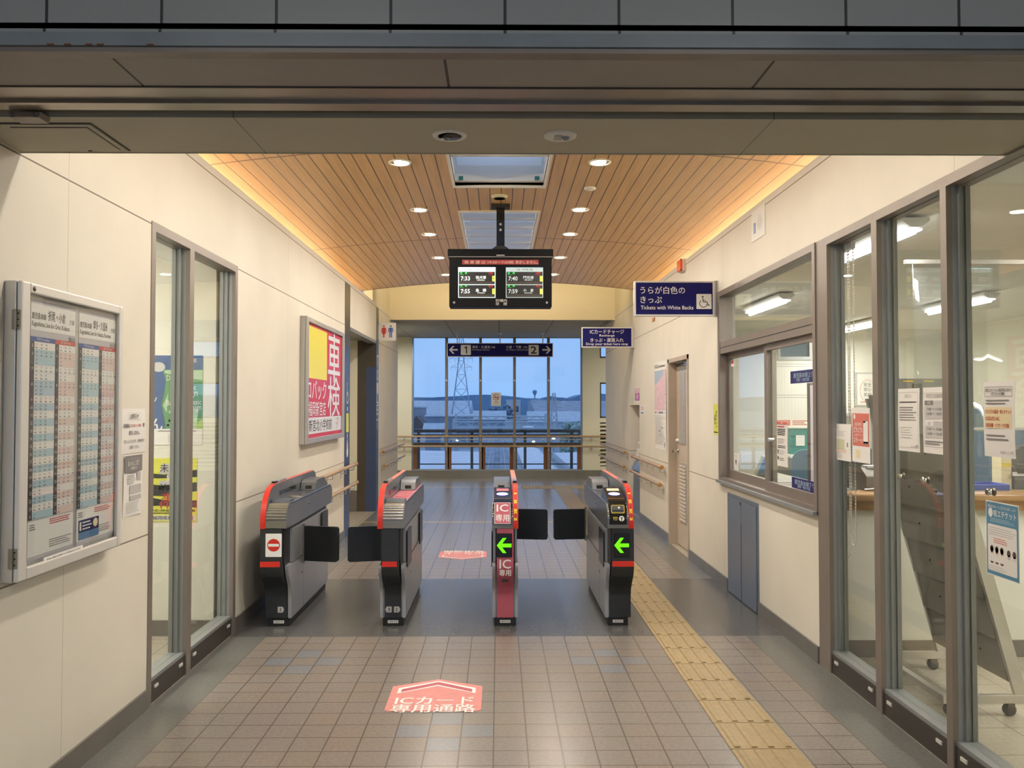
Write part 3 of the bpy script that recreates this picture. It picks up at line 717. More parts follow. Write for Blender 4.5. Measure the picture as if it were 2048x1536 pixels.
# small round fittings
def round_fitting(name, label, cat, x, y, z, prof, m, inner=None, n=28):
    t = thing(name, label, cat, (x, y, z))
    q = MB(); q.lathe((0,0,0), prof, m, n); q.build('rim', t)
    if inner: q = MB(); inner(q); q.build('lens', t)
    return t
round_fitting('ceiling_speaker', 'round cream ceiling loudspeaker just in front of the display pole', 'speaker', .008, 6.78, vz(0), [(.001,-.02),(.05,-.02),(.062,-.012),(.068,0)], 'monitor_cream', lambda q: q.lathe((0,0,0), [(.001,-.0215),(.048,-.0215)], 'ink_light', 24))
round_fitting('smoke_detector', 'small flat cream disc detector in the vault between two downlights', 'detector', .719, 6.46, vz(.719), [(.001,-.018),(.03,-.018),(.045,-.010),(.048,0)], 'white_sign', lambda q: q.lathe((0,0,0), [(.001,-.021),(.012,-.021),(.014,-.018)], 'white', 12))
def em_lens(q): q.lathe((.008,0,0), [(.001,-.010),(.028,-.008),(.034,-.004)], 'black_gloss', 20); q.lathe((0,0,0), [(.036,-.0045),(.040,-.0045)], 'ink_light', 20); q.box(-.030,-.018,-.008,.010,-.014,-.004,'chrome')
round_fitting('emergency_light', 'round emergency lamp with dark glass lens under the header beam', 'lamp', -.168, 2.83, 2.44, [(.040,-.004),(.050,-.006),(.058,-.004),(.060,0)], 'white_sign', em_lens)
def se_lens(q): q.box(-.020,.006,-.022,.022,-.009,-.005,'ink_light'); q.lathe((.020,0,0), [(.001,-.016),(.010,-.014),(.014,-.005)], 'frame_grey', 14)
round_fitting('motion_sensor', 'round cream motion sensor under the header beam', 'sensor', .212, 2.83, 2.44, [(.001,-.005),(.045,-.006),(.056,-.004),(.058,0)], 'white_sign', se_lens)
t = thing('access_hatch', 'square flush access hatch in the underside of the header beam', 'hatch', (-1.493, 2.86, 2.44))
q = MB(); q.box(-.152,.152,-.147,.147,-.003,0,'frame_dark'); q.box(-.147,.147,-.142,.142,-.006,-.001,'soffit_paint'); q.build('frame', t)
q = MB(); q.box(-.128,.128,-.122,.122,-.0075,-.005,'frame_dark'); q.box(-.125,.125,-.119,.119,-.009,-.005,'soffit_paint'); hp = q.build('panel', t)
q = MB(); q.box(.01,.022,.122,.130,-.011,-.005,'black'); q.build('latch', t)
t = thing('shutter_bracket', 'small brown metal stop hanging from the shutter slot at the hatch corner', 'bracket', (-1.50, 2.64, 2.44))
q = MB(); q.prism([(-.05,.0),(-.045,-.018),(.045,-.018),(.05,.0)], -.03, .03, 'frame_brown', 'y'); q.build('stop_block', t)
q = MB(); q.box(-.03,.03,-.034,-.030,-.017,-.003,'rail_metal'); q.build('plate', t)

# ================================================================== TICKET GATES
def curve(pts, n=4):
    """Catmull-Rom through pts."""
    out = []
    for i in range(len(pts)-1):
        p0, p1, p2, p3 = pts[max(0,i-1)], pts[i], pts[i+1], pts[min(len(pts)-1,i+2)]
        for k in range(n):
            t = k/n; out.append(tuple(.5*((2*b)+(c-a)*t+(2*a-5*b+4*c-d)*t*t+(3*b-a-3*c+d)*t**3) for a, b, c, d in zip(p0,p1,p2,p3)))
    return out + [pts[-1]]
def gate(name_label, x, fin, left, right, kind, tags):
    """x: centre line; fin: side of the raised guard (-1 / +1); left / right: flap states front, rear ('out', 'in' or None)."""
    t = thing('ticket_gate', name_label, 'ticket gate', (x, 5.72, 0), group='automatic ticket gates')
    hw = .088; fi = fin * (hw - .037)                       # inner face of the guard
    a, b = (fi, hw) if fin < 0 else (-hw, fi)               # width of the housing
    c0, c1 = {'solo_l': (-hw, .058), 'solo_r': (-.058, hw), 'mid': (-.056, .056)}[kind[0]]
    mid = (c0 + c1) / 2
    q = MB(); q.box(-.070, .070, 0, 1.20, 0, .056, 'black'); base = q.build('plinth', t, .003)
    f = Flat((-.035, 0, .030), (1,0,0), (0,0,1)).rect(0, -.010, .072, .010, 'paper').layer().text('自動改札機', .036, 0, .013, 'ink', w=.058, res=1); f.build('plate', base)
    q = MB(); q.box(-hw, hw, .012, 1.20, .056, .43, 'gate_body'); q.box(-hw+.006, hw-.006, .03, 1.20, .43, .66, 'gate_body')
    q.box(-hw-.0005, hw+.0005, .33, .334, .06, .43, 'gate_grey'); q.box(-hw-.0005, hw+.0005, .012, 1.20, .428, .4315, 'frame_dark')
    body = q.build('body', t, .004)
    for s in (-1, 1):
        q = MB(); q.prism([(-.006,.056),(.013,.056),(.013,.43),(-.10,.43)] + curve([(-.10,.41),(-.085,.37),(-.045,.31),(-.015,.25),(-.006,.19)], 4), s*hw, s*(hw-.022), 'gate_body'); q.build('edge_strip', body, .002)
        q = MB(); q.box(s*hw, s*(hw+.002), .28, .315, .30, .335, 'stainless'); q.box(s*(hw+.0018), s*(hw+.003), .288, .307, .306, .318, 'black'); q.build('lock', body)
    # S shaped front column
    col = 'pink_panel' if kind[1] == 'ic' else 'gate_dark'
    S = [(-.008,.058)] + curve([(-.008,.19),(-.012,.225),(-.035,.272),(-.078,.318),(-.122,.362),(-.147,.412),(-.152,.45)], 5) + [(-.152,.686),(.10,.686),(.10,.45),(.02,.40),(.02,.058)]
    q = MB(); q.prism(S, c0, c1, col, smooth=False); fp = q.build('front_column', t, .0)
    # dark upper flanks with pockets for the flaps
    q = MB(); q.prism([(-.10,.43),(.0,.43),(1.22,.43),(1.22,.69),(-.128,.69),(-.128,.47)], -hw+.022, hw-.022, 'gate_pocket'); q.build('inner_frame', t)
    # housing with rounded nose
    nose = [(-.150,.686)] + [(-.052 - .102*math.cos(k*pi/20)**.9 if k < 10 else -.052, .742 + .102*math.sin(k*pi/20)) for k in range(11)]
    H = nose + [(1.29,.844),(1.335,.83),(1.362,.80),(1.362,.73),(1.33,.69),(.35,.686)]
    q = MB(); q.prism(H, a, b, 'gate_grey'); hs_ = q.build('housing', t, .003)
    q = MB(); xe = b if fin < 0 else a
    q.box(xe-.004*(1 if fin < 0 else -1), xe, -.05, 1.29, .838, .849, 'chrome'); q.build('edge_trim', t, .002)
    q = MB(); s = 1 if fin < 0 else -1; q.box(xe, xe+.002*s, .48, .52, .765, .80, 'stainless'); q.box(xe+.0018*s, xe+.003*s, .488, .512, .77, .785, 'black'); q.build('lock', hs_)
    # sunken top with raised display block at the far end
    ta, tb = a + .006, b - .006
    q = MB(); q.box(ta, tb, .02, 1.25, .840, .8462, 'pink_panel' if kind[2] else 'gate_top'); q.build('top_plate', t)
    q = MB(); q.prism([(.80,.846),(.82,.905),(.86,.925),(1.12,.925),(1.25,.86),(1.26,.846)], ta, tb-.012 if fin < 0 else tb, 'gate_grey'); du = q.build('display_block', t, .004)
    f = Flat(((ta+tb)/2-.03, .808, .868), (1,0,0), (0,.02,.059)).rect(0, -.012, .05, .016, 'black_gloss'); f.build('display', du)
    # raised guard with red front band
    F = curve([(-.152,.686),(-.154,.74),(-.142,.80),(-.112,.86),(-.06,.913),(0,.943),(.07,.958)], 4) + [(.25,.963),(1.28,.963),(1.34,.945),(1.372,.90),(1.365,.80),(1.34,.70),(1.33,.686)]
    g0, g1 = (-hw, fi) if fin < 0 else (fi, hw)
    q = MB(); q.prism(F, g0, g1, 'gate_grey'); gd = q.build('side_guard', t, .003)
    q = MB(); pth = F[:25]
    for (ya, za), (yb, zb) in zip(pth[:-1], pth[1:]):
        d = Vector((yb-ya, zb-za)).normalized(); ny, nz = -d.y*.004, d.x*.004
        q.raw([(g0+.001,ya+ny,za+nz),(g1-.001,ya+ny,za+nz),(g1-.001,yb+ny,zb+nz),(g0+.001,yb+ny,zb+nz),(g0+.001,ya,za),(g1-.001,ya,za),(g1-.001,yb,zb),(g0+.001,yb,zb)], [(0,1,2,3),(0,4,5,1),(3,2,6,7),(0,3,7,4),(1,5,6,2)], 'red')
    rb = q.build('red_band', gd)
    q = MB(); q.box(g0+.002, g1-.002, .07, 1.28, .958, .9665, 'red_soft'); q.build('top_strip', gd)
    q = MB(); q.box(g0+.004, g1-.004, .10, .16, .964, .980, 'black_gloss'); q.box(g0+.006, g1-.006, .16, .42, .964, .974, 'steel_blue'); q.build('sensor', gd, .003)
    xi = fi; s = 1 if fin < 0 else -1
    q = MB(); q.box(xi, xi+.0025*s, .20, 1.10, .872, .905, 'black_gloss'); q.build('slot', gd)
    if kind[1] == 'rib':
        q = MB()
        for k in range(7):
            an = .12 + k*.20; y_ = -.052 - .102*math.cos(an)**.9; z_ = .742 + .102*math.sin(an)
            q.tube([(a+.003, y_, z_), (b-.003, y_, z_)], .0085, 'chrome', 10)
        q.box(a+.001, b-.001, -.1565, -.149, .69, .742, 'stainless_dull'); q.build('chrome_nose', t)
        q = MB(); q.prism([(-.045,.846),(-.035,.868),(.06,.868),(.08,.846)], ta, tb, 'gate_top'); q.box(ta+.02, tb-.025, -.035, -.034, .852, .866, 'black'); q.build('ticket_outlet', t, .002)
        q = MB(); q.lathe(((a+b)/2, .36, .846), [(.050,0),(.050,.003),(.044,.004),(.040,.001),(.002,.001)], 'chrome' if not kind[2] else 'pink_panel', 28); q.build('glass_disc', t)
    else:
        # reader head: dark wedge with lit oval, ticket slot or pink card below it
        W = [(-.158,.71),(-.150,.78),(-.122,.838),(-.085,.866),(.17,.930),(.22,.926),(.30,.846),(-.05,.70)]
        q = MB(); q.prism(W, a+.012, b-.010, 'black_gloss'); rd = q.build('reader_head', t, .004)
        n_ = Vector((0,.255,.064)).normalized(); cx = (a+b)/2
        f = Flat((cx, .0, .8875), (1,0,0), n_, .0012)
        f.round(-.056,-.055,.056,.10,.008,'black_gloss').layer().rect(-.040,.095,.045,.145,'pink_panel' if kind[1] == 'ic' else 'monitor_cream')
        f.rect(-.056,-.062,.056,-.055,'reader_wood').layer().disc(0,.03,.042,.034,'oval_blue').layer().disc(0,.03,.036,.028,'oval_light').disc(0,.03,.030,.022,'oval_blue').layer().rect(-.026,.020,.026,.040,'screen_text'); f.build('touch_panel', rd)
        q = MB()
        for s2 in (a+.005, b-.004):
            for k in range(7): 
                an = .25 + k*.17; q.lathe((s2, -.056 - .104*math.cos(an)**.9, .742 + .104*math.sin(an)), [(.001,-.005),(.005,-.0035),(.006,0),(.005,.0035),(.001,.005)], 'chrome', 8)
        q.build('chrome_beads', rd)
        q = MB(); q.box(a+.001, b-.001, -.157, -.149, .688, .712, 'stainless_dull'); q.build('chrome_nose', t)
        # slanted front of the head
        d = Vector((0, .050, .138)).normalized()
        if kind[1] == 'ic':
            q = MB(); o_ = Vector((cx-.054, -.181, .722)); N = Vector((1,0,0)).cross(d)
            pc = [o_, o_+Vector((.108,0,0)), o_+Vector((.108,0,0))+d*.145, o_+d*.145]
            q.raw(pc + [k - N*.004 for k in pc], [(0,1,2,3),(4,5,6,7),(0,1,5,4),(2,3,7,6),(1,2,6,5),(3,0,4,7)], 'white'); card = q.build('card', t)
            f = Flat(o_, (1,0,0), d).rect(.003,.003,.105,.142,'pink_panel').layer().text('IC',.054,.107,.068,'white',w=.078,bold=.012).text('専用',.054,.040,.052,'white',w=.090,bold=.012); f.build('lettering', card)
        else:
            o_ = Vector((cx, -.176, .716)); f = Flat(o_, (1,0,0), d, .0015)
            f.round(-.054,.0,.054,.13,.012,'black_gloss').layer().round(-.045,.075,.045,.132,.008,'yellow').layer().round(-.041,.080,.041,.128,.006,'gate_top').layer().rect(-.038,.086,.038,.098,'black').disc(.008,.113,.007,.007,'white').layer()
            f.text('乗車券', -.020, .043, .017, 'yellow', w=.03, res=1).text('TICKET', -.020, .030, .010, 'monitor_cream', w=.03, res=1).disc(.022,.038,.018,.018,'white').layer().rect(.012,.042,.032,.047,'black').rect(.0185,.022,.0255,.044,'black'); f.build('ticket_slot', rd)
    # things on the front column
    ff = Flat((mid, -.152, 0), (1,0,0), (0,0,1), .0012)
    cw = (c1 - c0)/2
    if kind[1] == 'rib' and kind[0] == 'solo_l':
        f = ff.round(-.036,.50,.072,.655,.004,'white').layer().disc(.018,.578,.042,.042,'red').layer().rect(-.018,.569,.054,.587,'white'); f.build('no_entry_sign', t)
    if kind[1] != 'rib':
        q = MB(); s0 = mid + (-.062 if kind[1] != 'ic' else -.058); q.box(s0, s0+.105, -.160, -.150, .495, .655, 'black_gloss'); ad = q.build('arrow_display', t, .006)
        f = Flat((s0+.052, -.1605, .575), (1,0,0), (0,0,1), .0008).poly([(-.050,0),(-.010,.050),(.014,.050),(-.015,.012),(-.015,-.012),(.014,-.050),(-.010,-.050)],'arrow_green').rect(-.015,-.012,.048,.012,'arrow_green'); f.build('arrow', ad)
    if kind[1] == 'ic':
        q = Flat((mid, -.152, 0), (1,0,0), (0,0,1), .0012).text('IC',.0,.450,.085,'white',w=.076,bold=.01).text('専用',.0,.392,.046,'white',w=.078,bold=.01); q.build('lettering', fp)
        q = MB(); q.box(mid-.022, mid+.022, -.096, -.05, .318, .338, 'frame_dark'); q.build('sensor_window', fp, .002)
    else:
        q = MB(); e0 = c1-.012 if kind[0] == 'solo_r' else c1-.012
        q.box(c0+.001, (c1 if kind[0] == 'solo_r' else c1-.012), -.1535, -.148, .432, .468, 'red'); q.build('red_stripe', t)
    for dx, num, way in tags:
        f = Flat((mid+dx, -.008, .115), (1,0,0), (0,0,1), .0008)
        pt = [(-.020,-.020),(.014,-.020),(.024,0),(.014,.020),(-.020,.020)] if way > 0 else [(.020,-.020),(-.014,-.020),(-.024,0),(-.014,.020),(.020,.020)]
        f.poly(pt, 'ink_light').layer()
        if num == '1': f.one(-.002*way, 0, .024, 'ink')
        else: f.text(num, -.002*way, 0, .030, 'ink', bold=.02); f.build('lane_tag', fp)
    if kind[1] == 'slot' or kind[1] == 'ic':
        f = Flat(((g0+g1)/2, 0, 0), (1,0,0), (0,0,1))
        for (ya, za), (yb, zb) in zip(pth[4:16:4], pth[8:20:4]):
            d = Vector((0, yb-ya, zb-za)); N = Vector((1,0,0)).cross(d).normalized()*.0055
            f.mb.face([Vector((g0+.009,ya,za))+N, Vector((g1-.009,ya,za))+N, Vector((g1-.009,yb,zb))+N, Vector((g0+.009,yb,zb))+N], 'yellow')
            for r_ in (.2, .45, .7):
                q0 = Vector((0, ya, za)) + d*r_; q1 = q0 + d*.12
                f.mb.face([Vector((g0+.016,0,0))+q0+N*1.2, Vector((g1-.016,0,0))+q0+N*1.2, Vector((g1-.016,0,0))+q1+N*1.2, Vector((g0+.016,0,0))+q1+N*1.2], 'ink')
        f.build('yellow_label', gd)
    # flaps: black boards on metal hinges
    for sd, st in ((-1, left), (1, right)):
        for k, (yy, zz) in enumerate(((.32, .515), (1.21, .525))):
            if not st[k]: continue
            if st[k] == 'out': ang = math.radians(-14)*sd if k == 0 else math.radians(-8)*sd
            else: ang = 0
            q = MB(); pr = []
            for cx_, cz_, a0 in ((.262,-.105,-pi/2),(.262,.105,0),(.02,.125,pi/2),(.02,-.125,pi)):
                r_ = .02 if cx_ > .1 else .004
                pr += [((cx_ + r_*math.cos(a0+j*pi/8))*sd, cz_ + r_*math.sin(a0+j*pi/8)) for j in range(5)] if cx_ > .1 else [(cx_*sd, cz_)]
            if st[k] == 'out':
                q.prism(pr, -.014, .014, 'flap', 'y'); o = q.build('flap', t, .004, loc=(sd*(hw-.004), yy, zz), rot=(0, 0, ang))
                h = MB(); h.cyl((sd*.010, 0, -.14), (sd*.010, 0, .14), .009, 'stainless_dull', 10); h.build('hinge', o)
            else:
                q.prism([(p_[0]*sd, p_[1]) for p_ in pr], -.010, .012, 'flap', 'x'); o = q.build('flap', t, .004, loc=(sd*(hw-.004), yy if k == 0 else 1.18, zz))
                o.rotation_euler = (0, 0, 0)
                if k == 0: o.scale = (1, -1, 1)
                if k == 1: o.scale = (1, -.86, 1)
    return t
gate('ticket gate with a red and white no entry sign, next to the glazed wall', -1.504, -1, (None, None), ('out', 'in'), ('solo_l', 'rib', False), ((.03, '3', 1),))
gate('ticket gate with chrome ribbed nose and tags 3 and 2, beside the pink one', -.723, -1, ('out', None), ('in', 'in'), ('mid', 'rib', True), ((-.028, '3', -1), (.028, '2', 1)))
gate('slim pink fronted ticket gate for cards only with a green arrow', .045, 1, ('in', None), (None, 'out'), ('mid', 'ic', True), ())
gate('dark fronted ticket gate with a green arrow and a yellow rimmed ticket slot', .82, 1, ('in', 'out'), (None, None), ('solo_r', 'slot', False), ((-.028, '1', -1),))

# floor stickers
def floor_sticker(x0, x1, y0, ys_, yp, label, rev, inkm):
    t = thing('floor_sticker', label, 'floor sticker', ((x0+x1)/2, (y0+ys_)/2, 0), pi if rev else 0, group='pink floor stickers')
    w_ = (x1-x0)/2; h = abs(ys_-y0)/2; pk = abs(yp-y0) - h
    m = MB(); m.prism([(-w_+.02,-h),(w_-.02,-h),(w_,-h+.02),(w_,h),(0,pk),(-w_,h),(-w_,-h+.02)], 0, .0016, 'pink_sticker', 'z'); m.build('sheet', t)
    f = Flat((0,0,.0016), (1,0,0), (0,1,0), .0005)
    a = w_-.035
    f.poly([(-a,h-.11),(-a,h-.03),(0,pk-.03),(a,h-.03),(a,h-.11),(0,pk-.11)], inkm).layer().poly([(-a+.018,h-.092),(-a+.018,h-.048),(0,pk-.048),(a-.018,h-.048),(a-.018,h-.092),(0,pk-.092)], 'pink_dark')
    f.text('ICカード', 0, -.035, .125, inkm, w=.40, bold=.02).text('専用通路', 0, -.145, .12, inkm, w=.42, bold=.02); f.build('lettering', t)
floor_sticker(-.566, -.086, 4.132, 4.495, 4.609, 'pink floor sticker with a chevron and IC lettering in front of the gates', False, 'white')
floor_sticker(-.598, -.119, 8.620, 8.285, 8.169, 'pink floor sticker turned the other way beyond the ticket gates', True, 'white')

# ================================================================== SIGNS AND BOARDS
def board_box(name, label, cat, x0, x1, y, z0, z1, depth, frame, fm, panel, loc=None):
    """A shallow sign box facing the entrance: frame and panel; returns (thing, Flat on its face)."""
    t = thing(name, label, cat, (x0, y, z0)); W, Hh = x1-x0, z1-z0
    q = MB(); q.box(0, W, 0, depth, 0, frame, fm); q.box(0, W, 0, depth, Hh-frame, Hh, fm); q.box(0, frame, 0, depth, frame, Hh-frame, fm); q.box(W-frame, W, 0, depth, frame, Hh-frame, fm); q.build('frame', t, .002)
    q = MB(); q.box(frame, W-frame, .004, depth-.004, frame, Hh-frame, panel); pn = q.build('panel', t)
    return t, pn, Flat((0, .004, 0), (1,0,0), (0,0,1), .0008), W, Hh

# departure display on its pole
t = thing('departure_display', 'black hanging departure display showing four trains in white and green', 'display', (.017, 7.0, 2.346))
t.scale = (1.077, 1.077, 1.077)
q = MB(); q.box(-.404, .404, 0, .16, 0, .398, 'display_black'); case = q.build('case', t, .004)
q = MB(); q.box(-.416, .416, -.006, .17, .398, .457, 'display_black'); q.box(-.41, .41, -.009, -.004, .392, .398, 'ink_light'); q.build('top_cover', t, .003)
q = MB(); q.box(-.032, .032, .055, .105, .457, .80, 'black_gloss'); q.prism([(-.08,.457),(.08,.457),(.035,.49),(-.035,.49)], .04, .12, 'black', 'y'); pl = q.build('pole', t)
q = MB(); q.box(-.075, .075, .03, .13, .797, .824, 'black'); q.build('ceiling_plate', t)
q = MB(); q.cyl((0,.053,.62),(0,.05,.62),.010,'alu'); q.cyl((0,.053,.665),(0,.05,.665),.010,'alu'); q.build('bolt', pl)
q = MB(); q.box(-.032,.032,-.0095,-.008,.404,.410,'white'); q.build('latch', t)
for s in (-.365, .365):
    q = MB(); q.cyl((s, .001, .034), (s, -.006, .034), .009, 'ink_light', 14); q.build('screw', case)
f = Flat((0, 0, 0), (1,0,0), (0,0,1), .0008)
f.rect(-.302,.335,.300,.372,'board_red').layer().text('発 車 標 は', -.285,.352,.028,'board_pink',al='l',w=.165,bold=.01).text('19:30〜7:00間', -.10,.352,.024,'board_pink',al='l',w=.20,bold=.01).text('表示しません。', .118,.353,.028,'board_pink',al='l',w=.175,bold=.015)
f.text('駅構内', .006,.050,.026,'white_sign',w=.09).text('禁　煙', .006,.024,.026,'white_sign',w=.09); f.build('lettering', case)
for x0, hm, tm_, head, rows, n in ((-.333,'screen_white','screen_text','博多・鳥栖 方面',(('7:33','羽犬塚','HAINUZUKA'),('7:55','鳥　栖','TOSU')),'1'), (.042,'screen_dim','screen_text_dim','小倉・門司港 方面',(('7:40','門司港','MOJIKO'),('7:59','小　倉','KOKURA')),'2')):
    q = MB(); q.box(x0, x0+.293, -.002, .01, .072, .312, 'screen_black'); sc = q.build('screen', t)
    f = Flat((x0, -.002, .072), (1,0,0), (0,0,1), .0007)
    f.outline(0,0,.293,.240,.005,hm).rect(0,.205,.293,.240,hm).rect(0,.100,.293,.106,hm).layer().text(head,.146,.222,.018,'ink',w=.13)
    for k, (tm, jp, en) in enumerate(rows):
        b_ = .106 if k == 0 else .005; f.rect(.006, b_, .287, b_+.022, 'frame_dark')
        f.text('普　通',.042,b_+.089,.018,'screen_green',w=.055,bold=.02).text('LOCAL',.030,b_+.076,.007,'screen_green',w=.03).text(tm,.056,b_+.046,.046,tm_,w=.072,bold=.012).text(jp,.178,b_+.054,.026,tm_,w=.082,bold=.02).text(en,.178,b_+.033,.013,tm_,w=.06,bold=.01)
        f.text('6両',.255,b_+.088,.020,'screen_red',w=.034,bold=.03).text('4doors',.258,b_+.073,.008,'screen_red',w=.03).rect(.268,b_+.024,.289,b_+.066,'screen_yellow').layer()
        f.one(.2785,b_+.045,.022,'ink') if n == '1' else f.text(n,.2785,b_+.045,.030,'ink')
        f.k -= 1
    f.build('lettering', sc)

# platform sign hung in the far crossing
t, pn, f, W, Hh = board_box('platform_sign', 'wide navy platform sign hung in front of the far window, numbers 1 and 2', 'sign', -1.009, 1.068, 16.2, 2.461, 2.734, .06, .012, 'alu_white', 'navy')
m_ = lambda px: (px - 896.5) / 208.5 * W
arr = lambda c, s: [(c-.085*s, .14), (c-.015*s, .215), (c+.02*s, .215), (c-.032*s, .155), (c+.085*s, .155), (c+.085*s, .125), (c-.032*s, .125), (c+.02*s, .065), (c-.015*s, .065)]
for c, s in ((.125, 1), (W-.125, -1)):
    p_ = arr(c, s); f.poly([p_[0], p_[1], p_[2], p_[3], p_[6], p_[7], p_[8]], 'white_sign'); f.poly([p_[3], p_[4], p_[5], p_[6]], 'white_sign')
f.round(.270,.038,.468,.236,.012,'white_sign').round(W-.478,.038,W-.280,.236,.012,'white_sign').layer().one(.369,.137,.145,'ink').text('2',W-.379,.137,.20,'ink',w=.12,bold=.02)
f.text('博多・久留米',.495,.195,.062,'white_sign',al='l',w=.35,bold=.01).text('方面',.90,.192,.042,'white_sign',w=.085).text('for Hakata, Kurume',.495,.140,.04,'white_sign',al='l',w=.34)
f.text('小倉・下関',1.16,.195,.062,'white_sign',al='l',w=.29,bold=.01).text('方面',1.53,.192,.042,'white_sign',w=.085).text('for Kokura, Shimonoseki',1.16,.140,.04,'white_sign',al='l',w=.43); f.build('lettering', pn)
for x in (.196, 1.038, 1.881):
    q = MB(); q.cyl((x,.03,Hh),(x,.03,.468),.011,'alu',10); q.lathe((x,.03,.468),[(.011,-.02),(.04,-.008),(.04,0)],'alu',16); q.build('hanger_rod', t)

# navy signs standing out from the office wall
t, pn, f, W, Hh = board_box('ticket_sign', 'large navy sign Tickets with White Backs standing out above the service window', 'sign', 1.162, 1.848, 7.05, 2.275, 2.576, .05, .014, 'alu_white', 'navy')
f.text('うらが白色の',.050,.222,.068,'white_sign',al='l',w=.385,bold=.012).text('きっぷ',.052,.140,.068,'white_sign',al='l',w=.185,bold=.012).text('Tickets with White Backs',.054,.073,.046,'white_sign',al='l',w=.452,bold=.008)
f.round(.532,.061,.662,.190,.006,'white_sign').layer().disc(.586,.166,.0075,.0075,'ink').line((.587,.156),(.590,.122),.007,'ink').line((.588,.135),(.612,.135),.005,'ink').line((.589,.122),(.622,.122),.007,'ink').line((.621,.122),(.634,.094),.007,'ink').line((.631,.090),(.646,.097),.006,'ink')
for k in range(15):
    a0, a1 = math.radians(130 + 15*k), math.radians(145 + 15*k); f.line((.592+.032*math.cos(a0), .108+.032*math.sin(a0)), (.592+.032*math.cos(a1), .108+.032*math.sin(a1)), .006, 'ink')
f.build('lettering', pn)
q = MB(); q.box(W, W+.032, .0, .05, -.002, Hh+.004, 'alu'); q.box(W+.012, W+.020, -.002, 0, 0, Hh, 'ink_grey'); q.build('wall_bracket', t)
t, pn, f, W, Hh = board_box('recharge_sign', 'smaller navy sign for card recharge further along the office wall', 'sign', 1.150, 1.853, 11.42, 2.312, 2.593, .05, .014, 'alu_white', 'navy')
f.text('ICカードチャージ',W/2,.218,.07,'white_sign',w=.47,bold=.012).text('Recharge',W/2,.163,.043,'white_sign',w=.21,bold=.008).text('きっぷ・運賃入れ',W/2,.103,.06,'white_sign',w=.46,bold=.012).text('Drop your ticket here stop',W/2,.045,.046,'white_sign',w=.58,bold=.01); f.build('lettering', pn)
q = MB(); q.box(W, W+.027, 0, .05, -.002, Hh+.004, 'alu'); q.build('wall_bracket', t)

# toilet sign
def person_shape(f, u, v, h, m, skirt):
    f.disc(u, v+h*.92, h*.075, h*.075, m)
    if skirt: f.poly([(u-.10*h,v+.80*h),(u+.10*h,v+.80*h),(u+.12*h,v+.55*h),(u+.17*h,v+.30*h),(u-.17*h,v+.30*h),(u-.12*h,v+.55*h)], m).rect(u-.055*h,v,u+.055*h,v+.30*h,m)
    else: f.rect(u-.11*h,v+.42*h,u+.11*h,v+.80*h,m).rect(u-.11*h,v,u-.02*h,v+.42*h,m).rect(u+.02*h,v,u+.11*h,v+.42*h,m)
    for s in (-1, 1): f.poly([(u+s*.10*h,v+.80*h),(u+s*.17*h,v+.78*h),(u+s*.22*h,v+.44*h),(u+s*.16*h,v+.43*h)], m)
t = thing('toilet_sign', 'small white toilet sign with a red woman and a blue man', 'sign', (L, 12.05, 2.455))
q = MB(); q.box(.012, .262, 0, .012, 0, .26, 'white_sign'); pn = q.build('panel', t)
q = MB(); q.box(.002, .014, -.01, .022, .02, .24, 'alu'); q.build('wall_bracket', t)
f = Flat((0,0,0), (1,0,0), (0,0,1)); person_shape(f, .085, .045, .18, 'red', True); person_shape(f, .185, .045, .18, 'blue_ink', False); f.build('pictogram', pn)

# timetable case
random.seed(3)
X = -1.69
t = thing('timetable_case', 'hinged aluminium case with the two train timetables on the cream wall', 'notice case', (L, 2.945, .885))
D, Wd, Hh = X - L, .795, 1.07
q = MB(); q.box(.001, D-.022, .0, Wd, 0, Hh, 'alu'); q.build('back_box', t, .003)
q = MB()
for y0_, y1_, z0_, z1_ in ((0,.055,0,Hh),(Wd-.036,Wd,0,Hh),(.055,Wd-.036,0,.045),(.055,Wd-.036,Hh-.038,Hh)): q.box(D-.020, D, y0_, y1_, z0_, z1_, 'alu_white')
dr = q.build('door_frame', t, .006)
for z in (.085, .93):
    q = MB(); q.box(.030, D-.004, -.004, 0, z-.035, z+.035, 'stainless_dull'); q.cyl((D-.021,-.007,z-.036),(D-.021,-.007,z+.036),.006,'stainless_dull',10)
    for dz in (-.022, 0, .022): q.cyl((D-.011,-.004,z+dz),(D-.011,-.006,z+dz),.003,'black',8)
    q.build('hinge', t)
q = MB(); q.box(D-.024, D-.0225, .05, Wd-.03, .04, Hh-.035, 'tt_grey'); q.build('backing', t)
g = MB(); g.box(D-.009, D-.006, .055, Wd-.036, .045, Hh-.038, 'acrylic'); g.build('pane', t)
ROWS = [('5',['25','48','58'],1),('6',['08','17','28','46'],1),('',['54'],0),('7',['05','11','22','33'],1),('',['33','39','59'],0),('8',['11','22','33','39'],1),('',['47','57'],0),('9',['08','21','38','53'],1),('10',['12','33','54'],1),('11',['13','33','53'],1),('12',['13','33','53'],1),('13',['13','33','53'],1),('14',['13','33','53'],1),('15',['13','33','53'],1),('16',['13','33','53'],1),('17',['13','29','47','57'],1),('18',['17','28','47','57'],1),('19',['12','28','40','57'],1),('20',['18','28','47'],1),('21',['12','38'],1),('22',['08','28','47'],1),('23',['02','14','32','54'],1),('0',['12'],1)]
